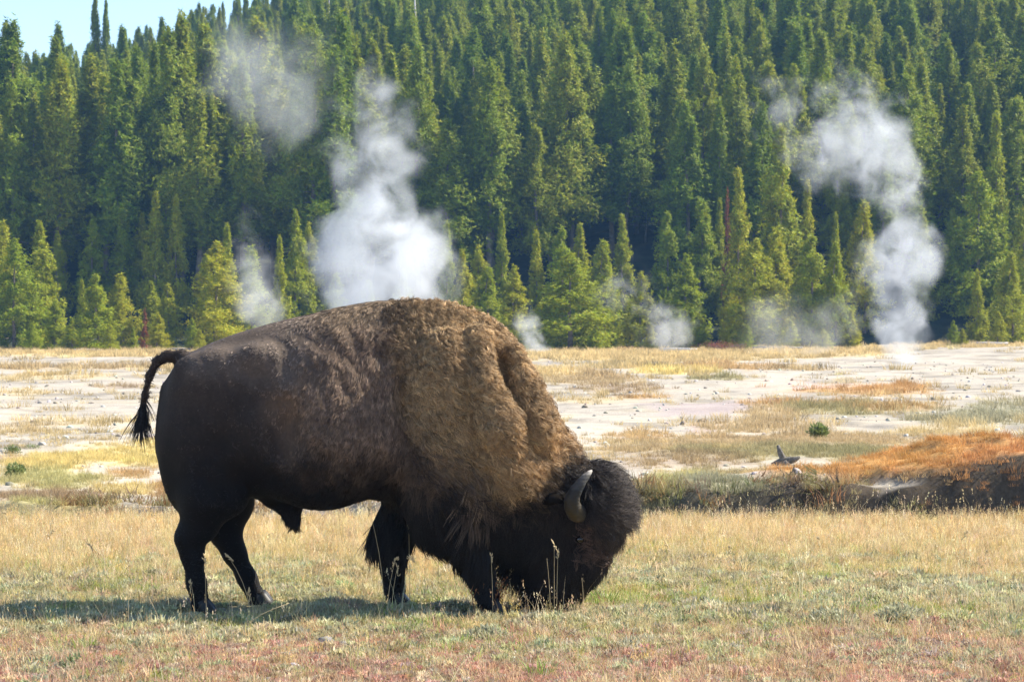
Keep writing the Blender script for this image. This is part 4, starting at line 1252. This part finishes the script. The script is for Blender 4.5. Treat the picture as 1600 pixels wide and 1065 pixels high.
GH = 'tall stalks before the hind legs'; GFL = 'tall stalks before the forelegs'; GM = 'tall stalks before the muzzle'; GL = 'stalks standing in the meadow left of the bison'; GR = 'stalks standing in the meadow right of the bison'
LH = 'dry straw stalk with seed head before the hind legs of the bison'; LF = 'dry straw stalk before the forelegs of the bison'; LM = 'upright straw stalk with thick head before the muzzle of the bison'
LLf = 'thin straw stalk standing in the meadow left of the bison'; LR = 'thin straw stalk standing in the meadow right of the bison'
STALKS = [
 (322, 868, 975, -.02, LH, GH, True), (305, 908, 972, -.12, LH, GH, True), (392, 868, 972, -.35, LH, GH, True), (397, 922, 978, -.15, LH, GH, True), (358, 892, 970, .05, LH, GH, False),
 (600, 796, 960, -.14, LF, GFL, True), (640, 812, 952, -.01, LF, GFL, True), (664, 842, 955, 0, LF, GFL, False), (605, 872, 966, .14, LF, GFL, True), (612, 884, 962, .12, LF, GFL, True), (684, 858, 950, .02, LF, GFL, False), (770, 866, 962, -.03, LF, GFL, True), (660, 870, 972, -.18, LF, GFL, True),
 (866, 850, 962, 0, LM, GM, True), (870, 862, 960, .02, LM, GM, True), (880, 876, 955, .1, LM, GM, True), (797, 890, 955, .02, LM, GM, True), (912, 902, 958, -.05, LM, GM, False), (860, 872, 964, -.06, LM, GM, False),
 (110, 828, 940, -.25, LLf, GL, True), (160, 850, 950, -.2, LLf, GL, True), (80, 780, 905, 0, LLf, GL, True), (150, 800, 915, -.3, LLf, GL, False), (200, 876, 980, 0, LLf, GL, True), (245, 812, 905, -.02, LLf, GL, True), (24, 800, 912, -.15, LLf, GL, True), (262, 932, 1040, -.28, LLf, GL, False),
 (1240, 925, 985, .35, LR, GR, False), (1190, 915, 978, -.25, LR, GR, False), (1410, 928, 1000, 0, LR, GR, True), (1505, 830, 935, .06, LR, GR, True), (1290, 840, 950, -.1, LR, GR, True), (1130, 855, 960, .1, LR, GR, True), (1055, 850, 955, -.12, LR, GR, True), (1560, 860, 975, -.15, LR, GR, True)]
for i, a in enumerate(STALKS):
    mates = sorted(q[0] for q in STALKS if q[5] == a[5])
    grass_stalk(*a[:4], a[4] + ', ' + order_word(mates.index(a[0]), len(mates)), a[5], 700 + i, a[6])
# two bent broken stems lying over the grass
grass_stalk(385, 942, 985, 1.55, 'long bent straw stalk arching right of the hind hooves', None, 801, False, None, .004)
grass_stalk(880, 970, 1003, 1.9, 'broken straw stalk lying slanted in front of the muzzle', None, 802, False, None, .004)
# rusty branching weed before the muzzle and by the near fore hoof
def weed(px, py, hpx, n, label, seed):
    x, D, z = ground_pt(px, py); r = np.random.default_rng(seed)
    t = tag(empty('dry_weed', (x, D, z)), label, 'weed')
    for i in range(n):
        h = hpx * D / F * (.5 + .55 * r.random()); lx_ = r.normal() * .28 * h; ly = r.normal() * .2 * h; bx = r.normal() * .05
        pts_ = [(bx, 0, 0), (bx + lx_ * .5, ly * .5, h * .55), (bx + lx_ * .8, ly, h)]
        parts = [tube(pts_, [.003, .0024, .0014], 5)]
        for k in range(5):
            q = .4 + .55 * r.random(); a = np.array([np.interp(q, [0, .55, 1], [p_[j] for p_ in pts_]) for j in range(3)])
            e = a + np.array([r.normal() * .03, r.normal() * .02, .03 + .03 * r.random()])
            parts.append(tube([a, (a + e) / 2 + r.normal(size=3) * .004, e], [.0018, .0015, .001], 4))
            bl = ball(e, (.0045, .0045, .006), 5); parts.append(bl)
        V, Q_, T_ = merge(parts)
        obj('stem', mesh_np('stem', V, T=T_, Q=Q_, smooth=True), M_weed, t)
weed(862, 950, 82, 16, 'branching rust brown dry weed standing before the muzzle', 31)
weed(768, 958, 50, 12, 'small rust brown dry weed around the near front hoof', 32)

# bright green tufts and grey cushions that can be told apart
def leaf_mat(name, col):
    m, N, b = new_mat(name)
    lf = N.add('ShaderNodeAttribute', attribute_name='leaf')
    c = N.mix(1.0, col, lf.outputs['Color'], 'MULTIPLY')
    N.link(c, b.inputs['Base Color']); b.inputs['Roughness'].default_value = .6
    t = N.add('ShaderNodeBsdfTranslucent', ins={'Color': c}); mx = N.add('ShaderNodeMixShader', ins={0: .35, 1: b.outputs[0], 2: t.outputs[0]})
    N.link(mx.outputs[0], N.n['Material Output'].inputs[0])
    return m
M_green = leaf_mat('green_leaves', (.24, .34, .05)); M_sage = leaf_mat('sage_leaves', (.42, .41, .26)); M_bush = leaf_mat('bush_leaves', (.19, .23, .075)); M_brush = leaf_mat('red_brush', (.22, .08, .05))
for i, (px, py, w, lab) in enumerate([(133, 1018, .9, 'bright green grass tuft left of the bison hind hooves'), (176, 1040, .7, 'small blue green grass tuft at the lower left'), (842, 1056, 1.0, 'green bladed tuft at the bottom edge near the middle'), (1549, 985, .8, 'bright green leafy tuft at the right'),
                                      (1475, 1040, .6, 'small green tuft low at the right'), (660, 958, .9, 'green tuft between the forelegs of the bison'), (945, 945, 1.2, 'yellow green tuft under the muzzle of the bison')]):
    x, D, z = ground_pt(px, py)
    o = tag(obj('grass_tuft', blades(900 + i, 46, .12 * w, .0035, .07 * w, .7), M_green, None, (x, D, z)), lab, 'grass tuft')
for i, (px, py, s, lab) in enumerate([(1300, 978, 1.15, 'grey green cushion plant at the right, left one of the pair'), (1408, 972, 1.2, 'grey green cushion plant at the right, right one of the pair'), (760, 1002, .9, 'grey green cushion plant below the near front hoof')]):
    x, D, z = ground_pt(px, py)
    tag(obj('cushion_plant', cushion(950 + i, 900, .15 * s, .085 * s, .03), M_sage, None, (x, D, z)), lab, 'plant')
# small shrubs on the flats
def shrub(name, px, py, wpx, hpx, mat, label, cat, seed, n=700, D=None, leafs=1.0):
    if D is None: x, D, z = ground_pt(px, py)
    else:
        x = (px - 800) * D / F; z = float(ground_z(x, D))
    w = wpx * D / F / 2; h = hpx * D / F
    t = tag(empty(name, (x, D, z - .02)), label, cat)
    r = np.random.default_rng(seed)
    parts = []
    for i in range(7):
        a = r.random() * 6.28; parts.append(tube([(0, 0, 0), (math.cos(a) * w * .4, math.sin(a) * w * .4, h * .5), (math.cos(a) * w * .8, math.sin(a) * w * .8, h * (.6 + .3 * r.random()))], [h * .03, h * .02, h * .008], 5))
    V, Q_, T_ = merge(parts); obj('stem', mesh_np('stem', V, T=T_, Q=Q_, smooth=True), M_bark, t)
    k = r.normal(size=(n, 3)); k /= np.linalg.norm(k, axis=1)[:, None]; k *= (r.random(n) ** .45)[:, None]
    k *= (.7 + .6 * vnoise(k[:, 0] * 2.2 + seed, k[:, 2] * 2.2, seed))[:, None]
    b0 = np.c_[k[:, 0] * w, k[:, 1] * w, h * (.52 + .48 * k[:, 2])]
    dv = k + np.array([0, 0, .7]) + r.normal(size=(n, 3)) * .5; dv /= np.linalg.norm(dv, axis=1)[:, None]
    wv_ = np.cross(dv, r.normal(size=(n, 3))); wv_ /= np.linalg.norm(wv_, axis=1)[:, None]; ln = h * .20 * leafs * (.6 + .8 * r.random((n, 1)))
    V = np.stack([b0 - wv_ * ln * .25, b0 + wv_ * ln * .25, b0 + dv * ln], 1).reshape(-1, 3)
    me = mesh_np('leaves', V, T=np.arange(3 * n).reshape(-1, 3)); br = .7 + .6 * r.random(n)
    point_color(me, 'leaf', np.repeat(np.stack([br] * 3, 1), 3, 0)); obj('leaves', me, mat, t)
shrub('green_shrub', 1280, 686, 34, 26, M_bush, 'small round green shrub on the olive flat at the right', 'shrub', 61)
shrub('green_shrub', 24, 744, 30, 22, M_bush, 'small green shrub at the left edge, the nearer of two', 'shrub', 62)
shrub('green_shrub', 20, 708, 22, 14, M_bush, 'small green shrub at the left edge, the farther of two', 'shrub', 63)
shrub('green_shrub', 50, 700, 26, 9, M_bush, 'flat olive shrub beside the farther green shrub at the left', 'shrub', 64, 300)
shrub('dry_brush', 1128, 553, 90, 16, M_brush, 'red brown dry brush at the tree foot right of the central steam puff', 'shrub', 65, 900, 148, .6)
shrub('dry_brush', 985, 553, 60, 10, M_brush, 'low red brown dry brush at the foot of the big bushy pine', 'shrub', 66, 500, 148, .6)

# weathered stump on the flat at the right
x, D, z = ground_pt(1225, 726)
M_stump = plain_mat('weathered_stump', (.15, .135, .115), .95, .1, (25, .5), (.6, .01))
t = tag(empty('tree_stump', (x, D, z)), 'dark weathered stump with a slanting broken spike on the olive flat', 'stump')
V, Q_, T_ = tube([(.04, 0, -.05), (.0, 0, .06), (-.05, .0, .15), (-.085, 0, .245)], [.065, .05, .042, .022], 9)
V += np.random.default_rng(3).normal(size=V.shape) * .004
obj('spike', mesh_np('spike', V, T=T_, Q=Q_), M_stump, t)
V, Q_, T_ = tube([(-.17, .02, .0), (-.05, 0, .035), (.06, 0, .05), (.16, -.02, .07), (.22, -.03, .10)], [.025, .05, .055, .035, .015], 8)
obj('root', mesh_np('root', V, T=T_, Q=Q_), M_stump, t)
V, Q_, T_ = tube([(-.1, -.05, -.02), (.02, -.08, .03), (.1, -.12, -.02)], [.02, .035, .015], 8)
obj('root', mesh_np('root', V, T=T_, Q=Q_), M_stump, t)
t.scale = (.85, .85, .95)

# single stones
for i, (px, py, s, colr, lab) in enumerate([
 (791, 946, .026, (.62, .58, .54), 'white stone in front of the near front hoof'), (512, 1010, .048, (.24, .225, .21), 'large flat grey stone on the red ground below the belly'), (536, 1013, .034, (.20, .19, .18), 'grey stone against the right end of the large flat one'),
 (686, 1012, .020, (.55, .46, .38), 'small tan stone on the red ground below the forelegs'), (614, 1032, .020, (.66, .62, .60), 'small white stone low between the belly and the bottom edge'), (460, 1042, .022, (.68, .64, .64), 'white pebble sized stone near the bottom edge left of the middle'),
 (396, 1034, .016, (.60, .56, .54), 'smallest pale stone left of the white pebble sized stone'), (806, 1022, .018, (.62, .58, .55), 'small pale stone at the bottom right of the near front hoof'), (448, 1026, .024, (.22, .20, .185), 'grey stone left of the large flat grey stone')]):
    x, D, z = ground_pt(px, py)
    tag(obj('stone', pebble_mesh(600 + i, s, .7), plain_mat('stone', colr, .9, .15, (60, .3), (.6, .004)), None, (x, D, z + s * .35)), lab, 'stone')
# ------------------------------------------------------------------ steam of the hot springs
def steam(name, puffs, D, density, label, base, nscale=1.0, rough=.62, soft=.55, seed=0, step=.30, cut=0.30):
    """puffs: (px, py, r_px, strength, depth offset in m); each a soft ball, broken up by turbulence"""
    k = D / F
    o3 = P(base[0], base[1], D); o3[2] = float(ground_z(o3[0], D))
    C = []
    for (px, py, r, s, dy) in puffs:
        p = P(px, py, D) - o3; p[1] += dy
        C.append((p, r * k * 1.12, s))
    # closed hull round the cloud
    lo = np.min([c - r * 1.5 for c, r, _ in C], 0); hi = np.max([c + r * 1.5 for c, r, _ in C], 0)
    h = max((hi - lo).max() / 46, .05)
    n = [int((hi[i] - lo[i]) / h) + 4 for i in range(3)]
    ax = [lo[i] - h * 1.5 + h * np.arange(n[i]) for i in range(3)]
    X, Y, Z = np.meshgrid(*ax, indexing='ij', sparse=True)
    f = np.full(n, 9.0)
    for c, r, _ in C:
        f = np.minimum(f, np.sqrt((X - c[0]) ** 2 + (Y - c[1]) ** 2 + (Z - c[2]) ** 2) - r * 1.38)
    V, Qd = surface_nets(f, [a[0] for a in ax], h)
    V = smooth_verts(V, Qd, 2, .5)
    me = mesh_np(name, V, Q=Qd, smooth=True)
    m = bpy.data.materials.new(name); m.use_nodes = True; N = NT(m)
    N.n.remove(N.n['Principled BSDF'])
    tc = N.add('ShaderNodeTexCoord')
    R = C[0][1]
    big = N.add('ShaderNodeTexNoise', ins={'Vector': tc.outputs['Object'], 'Scale': nscale * .55, 'Detail': 2.0, 'Roughness': .5})
    wob = N.add('ShaderNodeVectorMath', operation='SUBTRACT', ins={0: big.outputs['Color'], 1: (.5, .5, .5)})
    ws = N.add('ShaderNodeVectorMath', operation='SCALE', ins={0: wob.outputs[0], 'Scale': .85 / nscale})
    pos = N.add('ShaderNodeVectorMath', operation='ADD', ins={0: tc.outputs['Object'], 1: ws.outputs[0]}).outputs[0]
    field = None
    for c, r, s in C:
        d = N.add('ShaderNodeVectorMath', operation='DISTANCE', ins={0: pos, 1: tuple(c)})
        q = N.math('MULTIPLY', d.outputs['Value'], 1 / (r * 1.06))
        w = N.math('MULTIPLY', N.math('SUBTRACT', 1.0, N.math('MULTIPLY', q, q), clamp=True), s)
        field = w if field is None else N.math('ADD', field, w)
    field = N.math('MINIMUM', field, 1.15)
    mp = N.add('ShaderNodeMapping', ins={'Vector': pos, 'Location': (seed * 3.1, seed * 1.7, seed)})
    nz = N.add('ShaderNodeTexNoise', ins={'Vector': mp.outputs[0], 'Scale': nscale * .8, 'Detail': 8.0, 'Roughness': rough, 'Distortion': .6})
    t = N.math('MULTIPLY_ADD', N.math('SUBTRACT', nz.outputs[0], .5), 3.4, N.math('MULTIPLY', field, .85))
    mr = N.add('ShaderNodeMapRange', interpolation_type='SMOOTHSTEP', ins={'Value': t, 'From Min': .32, 'From Max': 1.22, 'To Min': 0.0, 'To Max': 1.0})
    edge = N.math('MULTIPLY', field, 3.0, clamp=True)
    dn = N.math('MULTIPLY', N.math('MULTIPLY', N.math('MULTIPLY', mr.outputs[0], edge), N.math('POWER', field, .8)), density)
    pv = N.add('ShaderNodeVolumePrincipled', ins={'Color': (.86, .89, .93, 1), 'Density': dn, 'Anisotropy': .15})
    N.link(pv.outputs[0], N.n['Material Output'].inputs['Volume'])
    m.cycles.volume_step_rate = step
    o = obj(name, me, m, None, tuple(o3))
    return tag(o, label, 'steam')

steam('steam_plume', [(600, 500, 90, .9, 0), (535, 450, 66, .95, 0), (650, 440, 74, 1.0, .3), (590, 405, 86, 1.05, 0), (515, 385, 52, .8, -.4), (645, 365, 66, 1.05, 0), (600, 325, 52, .95, .3), (540, 345, 46, .6, .5),
                      (580, 275, 72, .46, 0), (625, 235, 58, .52, 0), (545, 225, 60, .48, .3), (600, 180, 56, .62, 0), (535, 150, 44, .55, .4), (590, 120, 40, .58, 0), (640, 280, 40, .36, .2), (520, 290, 36, .34, 0)],
      125, .40, 'large white steam plume rising behind the back of the bison', (600, 560), .62, seed=1)
steam('steam_plume', [(1405, 562, 38, .9, 0), (1412, 522, 48, 1.1, 0), (1382, 500, 40, 1.0, .3), (1426, 482, 34, 1.0, 0), (1390, 455, 40, .6, 0), (1380, 410, 58, .95, 0), (1428, 395, 54, 1.0, .2), (1444, 422, 36, .95, 0), (1415, 345, 46, .5, 0), (1395, 300, 60, .56, 0),
                      (1400, 250, 70, .60, 0), (1360, 215, 70, .62, .3), (1310, 250, 64, .50, 0), (1370, 165, 60, .40, 0), (1310, 130, 65, .34, .3), (1250, 190, 75, .34, 0), (1270, 250, 60, .46, .3), (1200, 160, 60, .38, 0)],
      103, .44, 'tall curling steam plume rising from the pale flats at the right', (1405, 573), 1.2, seed=2)
steam('steam_puff', [(1048, 535, 34, .9, 0), (1040, 508, 34, .7, 0), (1068, 518, 26, .8, .2), (1018, 528, 32, .5, 0), (1078, 492, 22, .42, 0), (1028, 480, 30, .40, .3), (990, 470, 50, .30, .4), (970, 430, 60, .26, 0), (950, 470, 50, .24, .4)],
      142, .34, 'small central steam puff drifting before the front pines', (1045, 552), 1.5, seed=3)
steam('steam_puff', [(838, 545, 26, 1.0, 0), (828, 520, 28, .8, 0), (815, 495, 28, .55, .2), (840, 560, 22, .8, 0)],
      135, .6, 'small steam puff just right of the bison hump', (842, 556), 1.4, seed=4)
steam('steam_wisp', [(395, 500, 48, .62, 0), (388, 450, 50, .66, 0), (392, 400, 50, .56, .3), (385, 350, 45, .44, 0), (410, 470, 44, .5, .3), (430, 500, 40, .42, 0)],
      140, .25, 'thin steam wisp rising over the bison rump before slender pines', (400, 552), .8, seed=5)
steam('steam_wisp', [(400, 90, 95, .36, 0), (335, 110, 75, .34, .5), (440, 120, 100, .40, 0), (400, 165, 90, .38, .3), (480, 95, 80, .34, 0), (440, 200, 85, .34, .4), (490, 200, 80, .34, 0), (370, 60, 60, .3, 0)],
      150, .085, 'faint torn steam veil high before the forest at the upper left', (420, 160), .5, seed=6)
steam('steam_wisp', [(1190, 490, 60, .42, 0), (1240, 500, 70, .44, .4), (1290, 510, 62, .46, 0), (1180, 530, 60, .42, .3), (1300, 540, 50, .5, 0), (1330, 480, 60, .40, 0), (1250, 540, 60, .44, 0)],
      132, .11, 'faint low steam veil before the pale clump left of the right plume', (1260, 556), .7, seed=7)
steam('steam_wisp', [(1255, 612, 22, .8, 0), (1250, 590, 22, .66, 0), (1285, 600, 26, .5, 0), (1320, 590, 30, .46, .3), (1360, 585, 34, .5, 0)],
      66, .55, 'thin steam wisp over the pink hot spring pool on the flats', (1255, 622), 1.6, seed=8)

# ------------------------------------------------------------------ air of the valley
hv = np.array([(x, y, z) for x in (-430, 430) for y in (-130, 720) for z in (-2.6, 78.0)], float)
me = mesh_np('haze', hv, Q=np.array([(0, 1, 3, 2), (4, 6, 7, 5), (0, 4, 5, 1), (2, 3, 7, 6), (0, 2, 6, 4), (1, 5, 7, 3)]))
m = bpy.data.materials.new('haze'); m.use_nodes = True; N = NT(m); N.n.remove(N.n['Principled BSDF'])
pv = N.add('ShaderNodeVolumePrincipled', ins={'Color': (.24, .52, 1.0, 1), 'Density': 0.00025, 'Anisotropy': .1})
N.link(pv.outputs[0], N.n['Material Output'].inputs['Volume'])
tag(obj('haze', me, m), 'pale blue morning air between the camera and the forest', 'haze', None, 'stuff')
